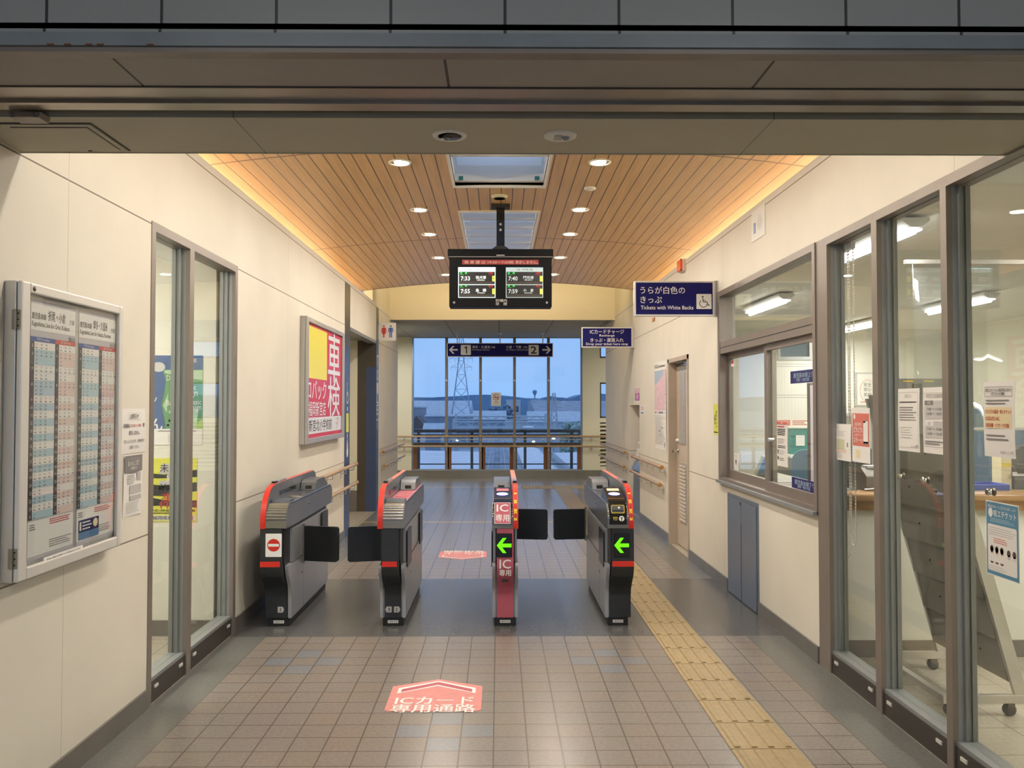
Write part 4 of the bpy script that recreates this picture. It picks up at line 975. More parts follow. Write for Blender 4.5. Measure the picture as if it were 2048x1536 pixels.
for k, (ya, yb, l1, l2, no) in enumerate(((.090,.412,'折尾・小倉','Orio, Kokura','2番のりば'), (.440,.762,'博多・久留米','Hakata, Kurume','1番のりば'))):
    q = MB(); q.box(D-.0225, D-.021, ya, yb, .055, 1.018, 'tt_grey'); sh = q.build('timetable', t)
    f = Flat((D-.021, ya, 0), (0,1,0), (0,0,1), .0004); w_ = yb-ya
    f.rect(.002,.905,w_-.002,1.003,'paper').rect(.0,.07,w_,.20,'paper').layer()
    f.text('鹿児島本線',.008,.958,.026,'ink',al='l',w=.095,bold=.01).text(l1,.118,.966,.042,'ink',al='l',w=.125,bold=.01).text('方面',w_-.012,.956,.022,'ink',al='r',w=.036).text('Kagoshima Line for '+l2,.008,.926,.026,'ink',al='l',w=w_-.055,bold=.008)
    f.text(no,w_-.004,.888,.022,'ink',al='r',w=.05)
    for c in (0, 1):
        u0 = 0 if c == 0 else w_*.53; u1 = w_*.53 if c == 0 else w_; bw = .026
        f.rect(u0,.862,u1,.880,'tt_head_red' if c else 'tt_head_blue').layer().text('平日 Weekdays' if c == 0 else '土曜・休日 Holidays',(u0+u1)/2,.871,.011,'paper',w=(u1-u0)*.5,res=1)
        zt, zb = .862, .205; st = (zt-zb)/len(ROWS); f.rect(u0,zb,u0+bw,zt,'tt_bar'); shade = False
        for i, (hr, mins, new) in enumerate(ROWS):
            if new: shade = not shade
            z1_ = zt - st*i; z0_ = z1_ - st
            f.rect(u0+bw,z0_,u1-.002,z1_,('tt_pink' if c else 'tt_blue') if not shade else 'paper')
        f.layer()
        for i, (hr, mins, new) in enumerate(ROWS):
            z1_ = zt - st*i
            if hr: f.text(hr,u0+bw/2,z1_-st*.55,.017,'paper',res=1)
            f.rect(u0+bw,z1_-.0006,u1-.002,z1_+.0003,'ink_light')
            ms = mins if c == 0 else mins[:max(1, len(mins) - (i % 3 == 1))]
            for j, mm in enumerate(ms):
                u = u0+bw+.014+.0335*j
                f.text(mm,u,z1_-st*.34,.012,'ink' if (i+j) % 9 else 'red_ink',res=1).rect(u-.007,z1_-st*.86,u+.007,z1_-st*.72,'ink_grey')
        f.k = 1
    f.k = 3
    f.lines(w_*.45,.196,w_*.95,.172,3,'red_ink',.4).lines(.01,.19,.05,.165,3,'ink_grey').lines(w_*.45,.118,w_*.95,.085,4,'ink_grey',.35)
    if k: f.rect(.015,.075,.185,.155,'navy').layer().rect(.015,.075,.185,.105,'screen_blue').rect(.022,.112,.036,.148,'paper').lines(.045,.150,.125,.110,3,'paper',.4).disc(.155,.132,.020,.018,'cream_box')
    f.build('print', sh)
q = MB(); q.box(D-.0055, D-.004, .17, .46, .032, .058, 'paper'); lb = q.build('label_strip', t); f = Flat((D-.004, .17, .032), (0,1,0), (0,0,1)); f.text('列車の時刻は変更になる場合があります',.145,.013,.013,'ink',w=.25,res=1); f.build('lettering', lb)
q = MB(); q.lathe((D+.0, .075, 1.05), [(.009,0),(.009,.002),(.001,.002)], 'frame_dark', 12, axis='x'); q.build('keyhole', dr)

# paper notices on walls and glass -------------------------------------------------
def notice(name, label, x, ya, yb, z0, z1, s, draw, paper='paper', curl=.0, cat='notice', group=None):
    """A sheet on a wall or pane in the plane x facing s (+1: towards +X). Reads left to right as seen."""
    t = thing(name, label, cat, (x, (ya if s > 0 else yb), z0), group=group); w_, h = yb-ya, z1-z0
    q = MB(); n = 8; pts = []
    for i in range(n+1):
        for j in (0, 1):
            d = .0012 + curl*math.sin(pi*i/n*1.0)*(1 if j else .6) + curl*.6*(1-i/n)*j
            pts.append((s*d, s*w_*j, h*i/n))
    fs = [(2*i, 2*i+1, 2*i+3, 2*i+2) for i in range(n)]
    bk = [(p_[0]-s*.0009, p_[1], p_[2]) for p_ in pts]; k = len(pts)
    q.raw(pts + bk, fs + [tuple(k+i for i in f_) for f_ in fs] + [(0,1,k+1,k), (2*n,2*n+1,k+2*n+1,k+2*n)] + [(2*i,2*i+2,k+2*i+2,k+2*i) for i in range(n)] + [(2*i+1,2*i+3,k+2*i+3,k+2*i+1) for i in range(n)], paper)
    sh = q.build('sheet', t)
    f = Flat((s*(.0014+curl*1.15), 0, 0), (0,s,0), (0,0,1), .0004); draw(f, w_, h); f.build('print', t)
    return t
def d_info(f, w_, h):
    f.outline(.02,h*.76,.10 if w_ < .2 else w_*.45,h*.90,.0015,'ink').text('お知らせ',w_/2,h*.83,.026,'ink',w=w_*.42,bold=.01).outline(w_*.2,h*.74,w_*.8,h*.92,.0012,'ink_light')
    f.text('発車標は',w_*.06,h*.62,.022,'ink',al='l',w=w_*.26,bold=.01).text('19:30〜7:00',w_*.34,h*.62,.020,'red_ink',al='l',w=w_*.44).text('間',w_*.88,h*.62,.022,'ink').text('表示しません。',w_*.5,h*.46,.024,'ink',w=w_*.46,bold=.01).text('恐れ入りますが、時刻は壁の時刻表で',w_*.5,h*.27,.016,'ink',w=w_*.9).text('ご確認ください。',w_*.5,h*.15,.018,'ink',w=w_*.44)
def d_info2(f, w_, h): f.text('お知らせ',w_/2,h*.83,.028,'ink',w=w_*.36,bold=.01).outline(w_*.24,h*.75,w_*.76,h*.91,.0012,'ink_light'); d_rest(f, w_, h)
def d_rest(f, w_, h):
    f.text('発車標は',w_*.05,h*.62,.022,'ink',al='l',w=w_*.26,bold=.01).text('19:30〜7:00',w_*.34,h*.62,.020,'red_ink',al='l',w=w_*.44,bold=.01).text('間',w_*.90,h*.62,.022,'ink').text('表示しません。',w_*.5,h*.46,.024,'ink',w=w_*.46,bold=.01).text('恐れ入りますが、時刻表を',w_*.5,h*.27,.018,'ink',w=w_*.88).text('ご確認ください。',w_*.5,h*.14,.018,'ink',w=w_*.44)
notice('notice', 'plain white notice with a boxed heading just beyond the timetable case', L, 3.872, 4.125, 1.282, 1.495, 1, d_info2, curl=.004)
def d_refund(f, w_, h):
    f.poly([(.004,h*.72),(w_*.5,h*.69),(w_-.004,h*.72),(w_-.004,h-.004),(.004,h-.004)],'ink_grey').layer().text('インターネット',w_/2,h*.93,.018,'ink_light',w=w_*.6).text('払いもどし完了',w_/2,h*.86,.026,'paper',w=w_*.62,bold=.01).text('のお知らせ',w_/2,h*.78,.020,'paper',w=w_*.36).lines(.03,h*.68,.12,h*.52,4,'ink_light').rect(w_*.68,h*.56,w_*.88,h*.70,'ink_light').rect(w_*.3,h*.36,w_*.92,h*.50,'ink_light').rect(w_*.3,h*.26,w_*.92,h*.33,'ink_light').lines(.02,h*.24,w_*.9,h*.05,6,'ink_light',.3)
notice('refund_notice', 'curling grey headed notice about refunds below the plain white one', L, 3.893, 4.090, .985, 1.276, 1, d_refund, curl=.005)
def d_tab(f, w_, h):
    f.outline(.02,.03,w_-.014,h-.025,.0015,'ink_light').lines(.03,h*.8,w_-.03,.05,5,'ink_light',.12,.1).lines(w_-.07,h*.9,w_-.03,h*.87,1,'ink_grey')
notice('notice', 'white ruled sheet at the hinge side of the timetable case, upper one', L, 2.71, 2.935, 1.372, 1.662, 1, d_tab)
notice('notice', 'white ruled sheet at the hinge side of the timetable case, lower one', L, 2.71, 2.935, 1.050, 1.343, 1, d_tab)

# framed advertisement
t = thing('advertisement', 'large red and yellow car inspection advertisement in an aluminium frame', 'advertisement', (L, 7.32, 1.165))
D, Wd, Hh = .065, 1.76, 1.14
q = MB(); q.box(.001, D-.02, .0, Wd, 0, Hh, 'alu'); q.build('back_box', t, .003)
q = MB()
for y0_, y1_, z0_, z1_ in ((0,.075,0,Hh),(Wd-.075,Wd,0,Hh),(.075,Wd-.075,0,.05),(.075,Wd-.075,Hh-.045,Hh)): q.box(D-.018, D, y0_, y1_, z0_, z1_, 'alu')
q.build('frame', t, .004)
q = MB(); q.box(D-.022, D-.019, .06, Wd-.06, .04, Hh-.04, 'ad_red'); ps = q.build('poster', t)
f = Flat((D-.019, .075, .05), (0,1,0), (0,0,1), .0006); w_, h = 1.61, 1.045
f.rect(.01,.545,.86,1.02,'ad_yellow').rect(.0,.035,w_,.185,'ad_white').layer()
f.text('車',1.22,.79,.56,'ad_white',w=.62,bold=.02,res=3).text('検',1.22,.385,.44,'ad_white',w=.62,bold=.02,res=3)
f.text('コバック',.42,.44,.20,'ad_white',w=.82,bold=.025).text('福岡新宮店',.44,.265,.15,'ad_white',w=.74,bold=.02).text('新宮北小学校前',.60,.11,.12,'ink',w=1.02,bold=.02)
f.line((1.30,.16),(1.50,.165),.008,'ink_light').line((1.46,.16),(1.36,.05),.014,'ink_light').line((1.40,.16),(1.44,.10),.012,'ink_light').disc(1.35,.11,.018,.012,'red_soft'); f.build('print', ps)

# posters behind the glazing, on the far wall of that room
def poster_front(name, label, x0, x1, y, z0, z1, base, draw):
    t = thing(name, label, 'poster', (x0, y, z0)); w_, h = x1-x0, z1-z0
    q = MB(); q.box(0, w_, -.003, -.001, 0, h, base); q.build('sheet', t)
    f = Flat((0,-.003,0), (1,0,0), (0,0,1), .0006); draw(f, w_, h); f.build('print', t); return t
def d_design(f, w_, h):
    f.rect(0,0,w_,h*.18,'paper').rect(0,h*.18,w_,h,'poster_green').layer()
    f.poly([(0,h*.18),(w_*.64,h*.18),(w_*.59,h*.45),(w_*.62,h*.60),(w_*.63,h*.72),(w_*.60,h*.84),(0,h*.84)],'poster_blue').rect(0,h*.84,w_,h,'poster_blue').poly([(w_*.62,h*.80),(w_,h*.72),(w_,h*.835),(w_*.62,h*.835)],'poster_pale').poly([(w_*.66,h*.38),(w_*.96,h*.40),(w_*.94,h*.18),(w_*.72,h*.18)],'poster_pale').poly([(w_*.94,h*.185),(w_,h*.185),(w_,h*.28),(w_*.95,h*.25)],'poster_grass').poly([(w_*.605,h*.44),(w_*.66,h*.58),(w_*.645,h*.36)],'poster_pale').layer()
    f.disc(w_*.56,h*.87,w_*.065,h*.055,'paper_grey').text('第 11 回 卒業',w_*.82,h*.93,.032,'paper',w=w_*.24,rot=.12).text('Design',w_*.715,h*.735,.05,'paper',w=w_*.15,rot=-.05).text('Basic',w_*.87,h*.64,.05,'paper',w=w_*.13,rot=.06).text('Design',w_*.84,h*.565,.065,'paper',w=w_*.22,rot=.05).text('Basic',w_*.70,h*.47,.05,'paper',w=w_*.12).text('Basic',w_*.93,h*.48,.05,'paper',w=w_*.12).text('Design',w_*.91,h*.41,.055,'paper',w=w_*.16)
    f.text('ん',w_*.545,h*.225,.10,'paper',w=w_*.12,bold=.03).text('ッ',w_*.515,h*.50,.06,'paper',bold=.02).poly([(w_*.62,h*.19),(w_*.675,h*.36),(w_*.74,h*.19)],'poster_green').disc(w_*.675,h*.27,.008,.008,'paper').disc(w_*.66,h*.22,.008,.008,'paper').disc(w_*.70,h*.22,.008,.008,'paper')
    f.text('卒業制作展',w_*.36,h*.155,.030,'ink',w=w_*.30,bold=.01).lines(w_*.56,h*.165,w_*.98,h*.145,1,'ink_grey').lines(w_*.1,h*.12,w_*.5,h*.03,3,'ink_light',.25).lines(w_*.66,h*.12,w_*.95,h*.03,5,'ink_light',.25)
poster_front('poster', 'blue and green design exhibition poster behind the glazing', -2.62, -1.958, 5.5, 1.25, 1.842, 'paper', d_design)
def d_mystery(f, w_, h):
    f.poly([(0,h*.55),(w_*.2,h*.6),(w_*.45,h*.57),(w_,h*.62),(w_,h*.48),(w_*.5,h*.40),(0,h*.42)],'ink').poly([(0,h*.36),(w_*.3,h*.38),(w_*.7,h*.30),(w_,h*.34),(w_,h*.22),(w_*.4,h*.25),(0,h*.22)],'ink').poly([(w_*.1,h*.78),(w_*.5,h*.74),(w_,h*.82),(w_,h*.70),(w_*.4,h*.68),(w_*.05,h*.70)],'ink').poly([(w_*.42,h*.75),(w_*.46,h*.92),(w_*.60,h*.90),(w_*.62,h*.76)],'paper_grey').poly([(w_*.42,h*.50),(w_*.42,h*.64),(w_*.60,h*.65),(w_*.60,h*.50)],'paper_grey').layer()
    f.text('未',w_*.50,h*.845,.060,'ink',bold=.02).text('解',w_*.60,h*.69,.060,'paper',bold=.02).text('決',w_*.50,h*.53,.060,'ink',bold=.03).text('事',w_*.56,h*.38,.062,'red_ink',w=.085,bold=.03).text('件',w_*.52,h*.27,.056,'red_ink',w=.085,bold=.03).text('賞',w_*.86,h*.78,.06,'red_ink',bold=.03).text('金',w_*.86,h*.60,.06,'red_ink',bold=.03).text('広',w_*.86,h*.42,.06,'red_ink',bold=.03).rect(w_*.30,h*.02,w_*.98,h*.10,'paper').layer().text('平成13年発生の事件の情報',w_*.64,h*.175,.020,'ink',w=w_*.68,bold=.01).lines(w_*.25,h*.15,w_*.95,h*.12,1,'ink').text('福岡県粕屋警察署',w_*.64,h*.06,.03,'ink',w=w_*.62,bold=.01)
poster_front('poster', 'yellow police appeal poster with brush lettering behind the glazing', -2.42, -1.99, 5.5, .745, 1.163, 'yellow_lime', d_mystery)

# stickers and notices on the office side glass
GX = R_ + .046
def d_app(f, w_, h):
    f.rect(.008,h*.30,w_-.008,h*.90,'red_soft').layer().disc(.035,h*.84,.012,.014,'paper').text('遅延情報',w_*.36,h*.70,.02,'paper',w=w_*.38).text('どれどれ',w_*.36,h*.60,.034,'paper',w=w_*.50,bold=.02).text('この駅でアプリ',w_*.36,h*.50,.016,'paper',w=w_*.5).text('スタート!',w_*.36,h*.41,.034,'paper',w=w_*.5,bold=.02).rect(w_*.65,h*.36,w_*.90,h*.76,'paper').rect(w_*.65,h*.34,w_*.92,h*.39,'ink_grey').rect(w_*.65,h*.73,w_*.76,h*.77,'ink_grey').rect(w_*.22,h*.08,w_*.46,h*.23,'cream_box')
notice('app_poster', 'red phone app poster on the ticket hall glass', GX, 4.279, 4.497, 1.207, 1.497, -1, d_app, cat='poster')
def d_chart(f, w_, h):
    f.text('ご案内 バージョン',.02,h*.90,.014,'ink',al='l',w=w_*.35).lines(.03,h*.82,w_*.85,h*.66,5,'ink_light',.2).rect(.02,h*.25,.085,h*.58,'ink_grey').rect(.03,h*.33,.045,h*.50,'paper').rect(.06,h*.28,.08,h*.45,'cream_box').rect(.015,h*.22,w_*.80,h*.30,'board_pink').rect(.10,h*.31,.20,h*.58,'monitor_cream').rect(w_-.05,h*.38,w_-.035,h*.50,'ink_grey').lines(.02,h*.19,w_*.7,h*.07,5,'ink_light',.2)
notice('notice', 'white notice with a small printed chart beside the red phone poster', GX, 4.507, 4.790, 1.203, 1.407, -1, d_chart, curl=.003)
def d_hours(f, w_, h):
    f.outline(.012,.018,w_-.010,h-.018,.0012,'ink_grey').text('お知らせ',w_/2,h*.88,.02,'ink_grey',w=w_*.3).lines(.02,h*.80,w_-.02,h*.77,1,'ink').lines(.02,h*.72,w_-.02,h*.48,6,'ink_grey',.35).lines(.03,h*.40,w_-.06,h*.20,5,'ink_light',.2).text('ししぶ駅',w_*.78,h*.09,.014,'ink',w=w_*.3)
notice('notice', 'white notice with plain rows of text on the ticket hall glass', GX, 3.768, 3.972, 1.295, 1.590, -1, d_hours, curl=.003)
def d_open(f, w_, h):
    f.outline(.012,.030,w_-.008,h-.025,.0012,'ink_grey').text('発売窓口の営業時間',w_/2,h*.87,.020,'ink_grey',w=w_*.66).rect(.02,h*.52,w_-.012,h*.80,'paper_grey').rect(.02,h*.24,w_-.012,h*.49,'paper_grey').layer().rect(.022,h*.73,.095,h*.80,'ink_grey').text('7:00 〜 11:00',w_*.5,h*.67,.018,'ink',w=w_*.6).text('13:00 〜 18:00',w_*.5,h*.60,.018,'ink',w=w_*.62).rect(.022,h*.42,.095,h*.49,'paper').text('7:00 〜 10:00',w_*.5,h*.37,.018,'ink',w=w_*.6).text('13:00 〜 16:00',w_*.5,h*.30,.018,'ink',w=w_*.62).lines(.02,h*.2,w_-.03,h*.13,2,'ink_grey').layer().text('平日',.058,h*.765,.014,'paper').text('土日',.058,h*.455,.014,'ink')
notice('opening_hours_notice', 'white opening hours notice with grey panels against the glass post', GX, 3.535, 3.738, 1.297, 1.591, -1, d_open, curl=.003)
def d_covid(f, w_, h):
    f.outline(.014,h*.80,w_-.014,h*.93,.0014,'ink').text('新型コロナウイルス感染予防に向けた',w_/2,h*.885,.014,'ink',w=w_*.80,bold=.01).text('お客さまへのお願い',w_/2,h*.838,.014,'ink',w=w_*.44,bold=.01).lines(.02,h*.77,w_-.02,h*.69,2,'ink_grey',.4).rect(.014,h*.38,w_-.016,h*.66,'cream_box').layer().text('□マスクの着用・咳エチケット',.018,h*.60,.018,'red_ink',al='l',w=w_*.82,bold=.015).text('□会話は控えめに',.018,h*.51,.018,'red_ink',al='l',w=w_*.46,bold=.015).text('□時差通勤・オフピークの実施',.018,h*.42,.018,'red_ink',al='l',w=w_*.74,bold=.015).lines(.02,h*.31,w_-.02,h*.21,2,'ink_grey',.4).text('JR九州 ししぶ駅',w_*.75,h*.07,.012,'ink_grey',w=w_*.4)
notice('infection_notice', 'white infection notice with red lines on a cream panel above the blue poster', GX, 3.066, 3.267, 1.311, 1.603, -1, d_covid, curl=.004)
def d_cough(f, w_, h):
    f.rect(.004,.004,w_-.004,h-.004,'leaflet_teal').layer().text('感染症対策へのご協力をお願いします',w_/2,h*.93,.012,'paper',w=w_*.86).disc(.032,h*.845,.014,.018,'paper').text('咳エチケット',.052,h*.845,.030,'paper',al='l',w=w_*.68,bold=.025).lines(.03,h*.78,w_-.02,h*.72,3,'tt_blue',.3).round(.012,.018,w_-.012,h*.69,.008,'paper').layer()
    f.lines(.02,h*.66,w_-.02,h*.54,4,'ink_light',.25).lines(.05,h*.52,w_-.07,h*.44,3,'red_soft',.35)
    for i in range(3): f.disc(.038+.032*i,h*.36,.011,.013,'hair_brown').disc(.038+.032*i,h*.345,.009,.011,'skin_tone').rect(.030+.032*i,h*.29,.048+.032*i,h*.325,'board_pink').poly([(.026+.032*i,h*.19),(.050+.032*i,h*.19),(.044+.032*i,h*.165),(.032+.032*i,h*.165)],'hair_brown')
    for i in range(2): f.disc(.145+.034*i,h*.35,.011,.013,'hair_brown').rect(.138+.034*i,h*.27,.155+.034*i,h*.33,'board_pink' if i else 'paper_grey')
    f.lines(.02,h*.14,w_-.07,h*.06,3,'ink_light',.25)
notice('cough_poster', 'blue bordered coughing etiquette poster low on the ticket hall glass', GX, 3.058, 3.265, .850, 1.138, -1, d_cough, cat='poster')
SX = R_ + .031
def d_redhead(f, w_, h):
    f.rect(.004,h*.93,w_-.004,h-.002,'red_soft').lines(.015,h*.90,w_-.015,h*.86,1,'red_ink',.6).lines(.015,h*.84,w_-.02,h*.68,4,'ink',.5).lines(.02,h*.62,w_-.04,h*.50,4,'ink_grey',.25).lines(.02,h*.47,w_-.02,h*.40,2,'ink').rect(.02,h*.28,.035,h*.37,'ink').lines(.05,h*.37,w_-.05,h*.26,4,'ink_light',.3).rect(.02,h*.14,.035,h*.22,'ink').lines(.06,h*.2,w_-.06,h*.12,2,'ink_grey',.4).layer().text('注意',w_/2,h*.963,.016,'paper')
notice('notice', 'narrow red headed notice on the sliding service window', SX, 5.455, 5.668, 1.10, 1.405, -1, d_redhead, curl=.003)
def d_small(f, w_, h): f.text('筆談',w_/2,h*.82,.020,'ink_light',w=w_*.4).poly([(w_*.45,h*.3),(w_*.55,h*.3),(w_*.62,h*.55),(w_*.45,h*.65),(w_*.30,h*.5)],'ink').lines(.03,h*.15,w_-.03,h*.1,1,'ink_light')
notice('notice', 'small white card with a black symbol in the corner of the service window', R_+.066, 6.715, 6.83, .982, 1.122, -1, d_small)
def d_sec(f, w_, h): f.rect(.01,h*.35,w_-.01,h-.005,'red').layer().text('!',w_/2,h*.68,.05,'paper')
notice('sticker', 'tiny red and white sticker in the upper corner of the service window', R_+.066, 6.82, 6.90, 1.835, 1.890, -1, d_sec, cat='sticker')
def d_dir(a, b_):
    def d(f, w_, h): f.text(a,w_*.52,h*.63,.034,'tt_blue',w=w_*.78).text(b_,w_*.50,h*.26,.024,'tt_blue',w=w_*.5)
    return d
notice('direction_plate', 'navy plate for trains up the line, high on the sliding window', SX, 4.965, 5.398, 1.652, 1.732, -1, d_dir('鹿児島本線上り','折尾・小倉方面'), paper='navy_text', cat='sign')
notice('direction_plate', 'navy plate for trains down the line, low on the sliding window', SX, 4.965, 5.390, .978, 1.048, -1, d_dir('鹿児島本線下り','香椎・博多方面'), paper='navy_text', cat='sign')

# notices on the corridor wall of the office
def d_yel(f, w_, h): f.text('防犯カメラ',w_*.64,h*.5,.05,'ink',w=h*.55,rot=-pi/2,bold=.02).text('作動中',w_*.30,h*.5,.05,'ink',w=h*.34,rot=-pi/2,bold=.02).rect(.01,h*.06,w_-.01,h*.10,'ink')
notice('camera_notice', 'tall yellow camera warning notice beside the service window', R_, 7.075, 7.225, 1.258, 1.523, -1, d_yel, paper='yellow_lime')
def d_map(f, w_, h):
    f.rect(.02,h*.445,w_-.02,h*.90,'map_pink').layer().poly([(.02,h*.90),(w_*.80,h*.90),(w_*.74,h*.83),(w_*.5,h*.80),(w_*.3,h*.76),(.02,h*.74)],'map_blue').text('駅周辺図',.03,h*.95,.05,'ink',al='l',w=.22).lines(.28,h*.96,w_-.03,h*.93,1,'ink_grey')
    for k in range(14): f.line((random.uniform(.03,w_-.03), random.uniform(h*.46,h*.75)), (random.uniform(.03,w_-.03), random.uniform(h*.46,h*.75)), .004, random.choice(('paper','tt_pink','ink_light')))
    for k, c in enumerate(('red_soft','board_pink','tt_head_blue','blue_ink','board_pink')): f.rect(.03+.13*k,h*.41,.12+.13*k,h*.43,c)
    f.lines(.03,h*.39,w_-.03,h*.06,22,'paper_grey',.35,.4).rect(w_*.4,h*.20,w_*.5,h*.22,'ink_grey').rect(w_*.62,h*.24,w_*.70,h*.26,'ink_grey').rect(w_*.48,h*.15,w_*.52,h*.17,'ink_grey').rect(w_*.86,h*.04,w_*.90,h*.09,'ink_grey')
notice('area_map', 'tall pink and blue area map sheet beside the office door', R_, 9.235, 9.925, 1.0, 2.022, -1, d_map, cat='map', curl=.006)
def d_pur(f, w_, h): f.rect(.01,.03,w_-.01,h-.02,'purple').layer().rect(.02,h*.62,w_-.02,h*.94,'map_pink').disc(w_*.5,h*.4,.05,.04,'map_pink')
notice('purple_poster', 'small purple poster above the leaflet niche', R_, 10.99, 11.39, 1.545, 1.76, -1, d_pur, cat='poster')
def d_qr(f, w_, h): f.rect(.06,h*.42,w_-.06,h*.85,'map_pink').rect(.05,h*.12,w_-.05,h*.25,'blue_ink')
notice('card_notice', 'small white card with a pink square right beside the leaflet niche', R_, 10.66, 10.96, 1.39, 1.52, -1, d_qr)
def d_grn(f, w_, h): f.lines(.01,h,w_-.01,0,4,'poster_grass',.4,.2)
notice('card_notice', 'pale card with green lines above the far edge of the leaflet niche', R_, 11.45, 11.72, 1.535, 1.64, -1, d_grn)

# ================================================================== FITTINGS ON THE WALLS
t = thing('wall_speaker', 'cream wall intercom plate with a round grille high above the service window', 'speaker', (R_, 5.94, 2.715))
q = MB(); q.box(-.004, 0, -.155, .155, 0, .225, 'white_sign'); q.build('plate', t, .002)
f = Flat((-.004, .155, 0), (0,-1,0), (0,0,1), .001); f.rect(.058,.055,.10,.130,'blue_ink').layer().rect(.068,.06,.09,.125,'map_blue'); f.build('indicator', t); f = Flat((-.004, .155, 0), (0,-1,0), (0,0,1), .001)
for a_ in range(-4, 5):
    for b_ in range(-4, 5):
        if a_*a_+b_*b_ <= 17: f.disc(.195+.014*a_, .115+.013*b_, .004, .004, 'ink_light', 6)
f.build('grille', t)
t = thing('alarm_light', 'small orange warning lamp in a white box near the top of the office wall', 'lamp', (R_, 8.36, 2.862))
q = MB(); q.box(-.032, 0, -.10, .06, 0, .125, 'white_sign'); q.build('housing', t, .004)
q = MB(); q.box(-.058, -.030, -.095, .055, .006, .119, 'orange_lens'); q.build('lens', t, .006)
q = MB(); q.box(-.055, -.040, -.0965, -.094, .004, .016, 'frame_dark'); q.box(-.055, -.040, -.0965, -.094, .108, .121, 'frame_dark'); q.build('clip', t)
t = thing('key_tag', 'tiny brown square tag on the wall beneath the large navy sign', 'tag', (R_, 9.97, 2.525))
q = MB(); q.box(-.010, 0, -.075, .075, 0, .045, 'brown_tag'); q.build('plate', t, .002)
q = MB(); q.box(-.012, -.009, -.03, .02, .01, .036, 'wood_cap'); q.build('face', t)

# office door
t = MB(); s_ = .06
t.box(R_-.012, R_+.12, 9.07, 9.13, 0, 2.018, 'door_frame'); t.box(R_-.012, R_+.12, 8.165, 8.20, 0, 2.018, 'door_frame'); t.box(R_-.012, R_+.12, 8.165, 9.13, 1.975, 2.018, 'door_frame')
do = struct('door_1', t, 'beige office door with a slim vision panel and louvre')
q = MB(); q.box(R_+.075, R_+.11, 8.20, 9.07, .01, 1.93, 'door_paint'); q.box(R_+.075, R_+.11, 8.2, 9.07, 1.93, 1.975, 'stainless_dull'); lf = q.build('leaf', do)
q = MB(); q.box(R_+.068, R_+.075, 8.64, 8.92, 1.10, 1.86, 'alu'); q.box(R_+.0665, R_+.068, 8.67, 8.89, 1.12, 1.84, 'glass'); q.box(R_+.0672, R_+.0679, 8.67, 8.89, 1.12, 1.84, 'ink_light'); q.build('vision_panel', do)
q = MB(); q.box(R_+.068, R_+.0745, 8.60, 8.92, .27, .90, 'alu')
for k in range(16): q.prism([(R_+.060,.285+.038*k),(R_+.068,.285+.038*k),(R_+.070,.312+.038*k),(R_+.062,.300+.038*k)], 8.62, 8.90, 'door_paint', 'y'); q.box(R_+.0665, R_+.068, 8.62, 8.90, .290+.038*k, .300+.038*k, 'frame_dark')
q.build('louvre', do)
q = MB(); q.cyl((R_+.075, 8.99, 1.02), (R_+.02, 8.99, 1.02), .012, 'chrome', 12); q.cyl((R_+.02, 8.99, 1.02), (R_-.0, 8.93, 1.015), .011, 'chrome', 12); q.lathe((R_+.07, 8.99, 1.02), [(.026,0),(.026,-.006),(.012,-.008)], 'chrome', 18, axis='x'); q.build('handle', do)
q = MB(); q.lathe((R_+.075, 8.99, 1.13), [(.022,0),(.022,-.018),(.012,-.03)], 'white_sign', 18, axis='x'); q.build('lock', do)
q = MB(); q.box(R_+.03, R_+.075, 8.25, 8.50, 1.92, 1.965, 'stainless_dull'); q.tube([(R_+.04, 8.45, 1.965), (R_+.0, 8.70, 1.962), (R_+.05, 8.95, 1.968)], .008, 'stainless_dull', 8); q.build('closer', do)
f = Flat((R_+.0745, 9.06, 1.50), (0,-1,0), (0,0,1)); f.rect(.08,.0,.16,.06,'ink_light'); f.build('plate', do)
f = Flat((R_+.074, 8.82, 1.865), (0,-1,0), (0,0,1)); f.rect(-.02,.0,.12,.07,'tt_blue').layer().rect(.0,.02,.08,.05,'map_blue'); f.build('sticker', do)

# steel hatch doors under the service window
t = thing('wall_cabinet', 'grey blue steel cupboard with two doors set in the wall under the service window', 'cabinet', (R_, 6.385, 0))
q = MB(); q.box(-.006, .10, .375, .40, 0, .80, 'steel_blue'); q.box(-.006, .10, -.40, -.375, 0, .80, 'steel_blue'); q.box(-.006, .10, -.375, .375, .775, .80, 'steel_blue'); q.box(.09, .10, -.375, .375, 0, .775, 'black'); q.build('frame', t)
for a_, b_ in ((.01, .37), (-.37, -.01)):
    q = MB(); q.box(-.014, .012, a_, b_, .006, .770, 'steel_blue'); d_ = q.build('door', t, .003)
q = MB(); q.box(-.016, -.002, -.012, .030, .60, .77, 'steel_blue'); q.box(-.017, -.015, -.008, .016, .74, .765, 'black'); q.build('latch', t)

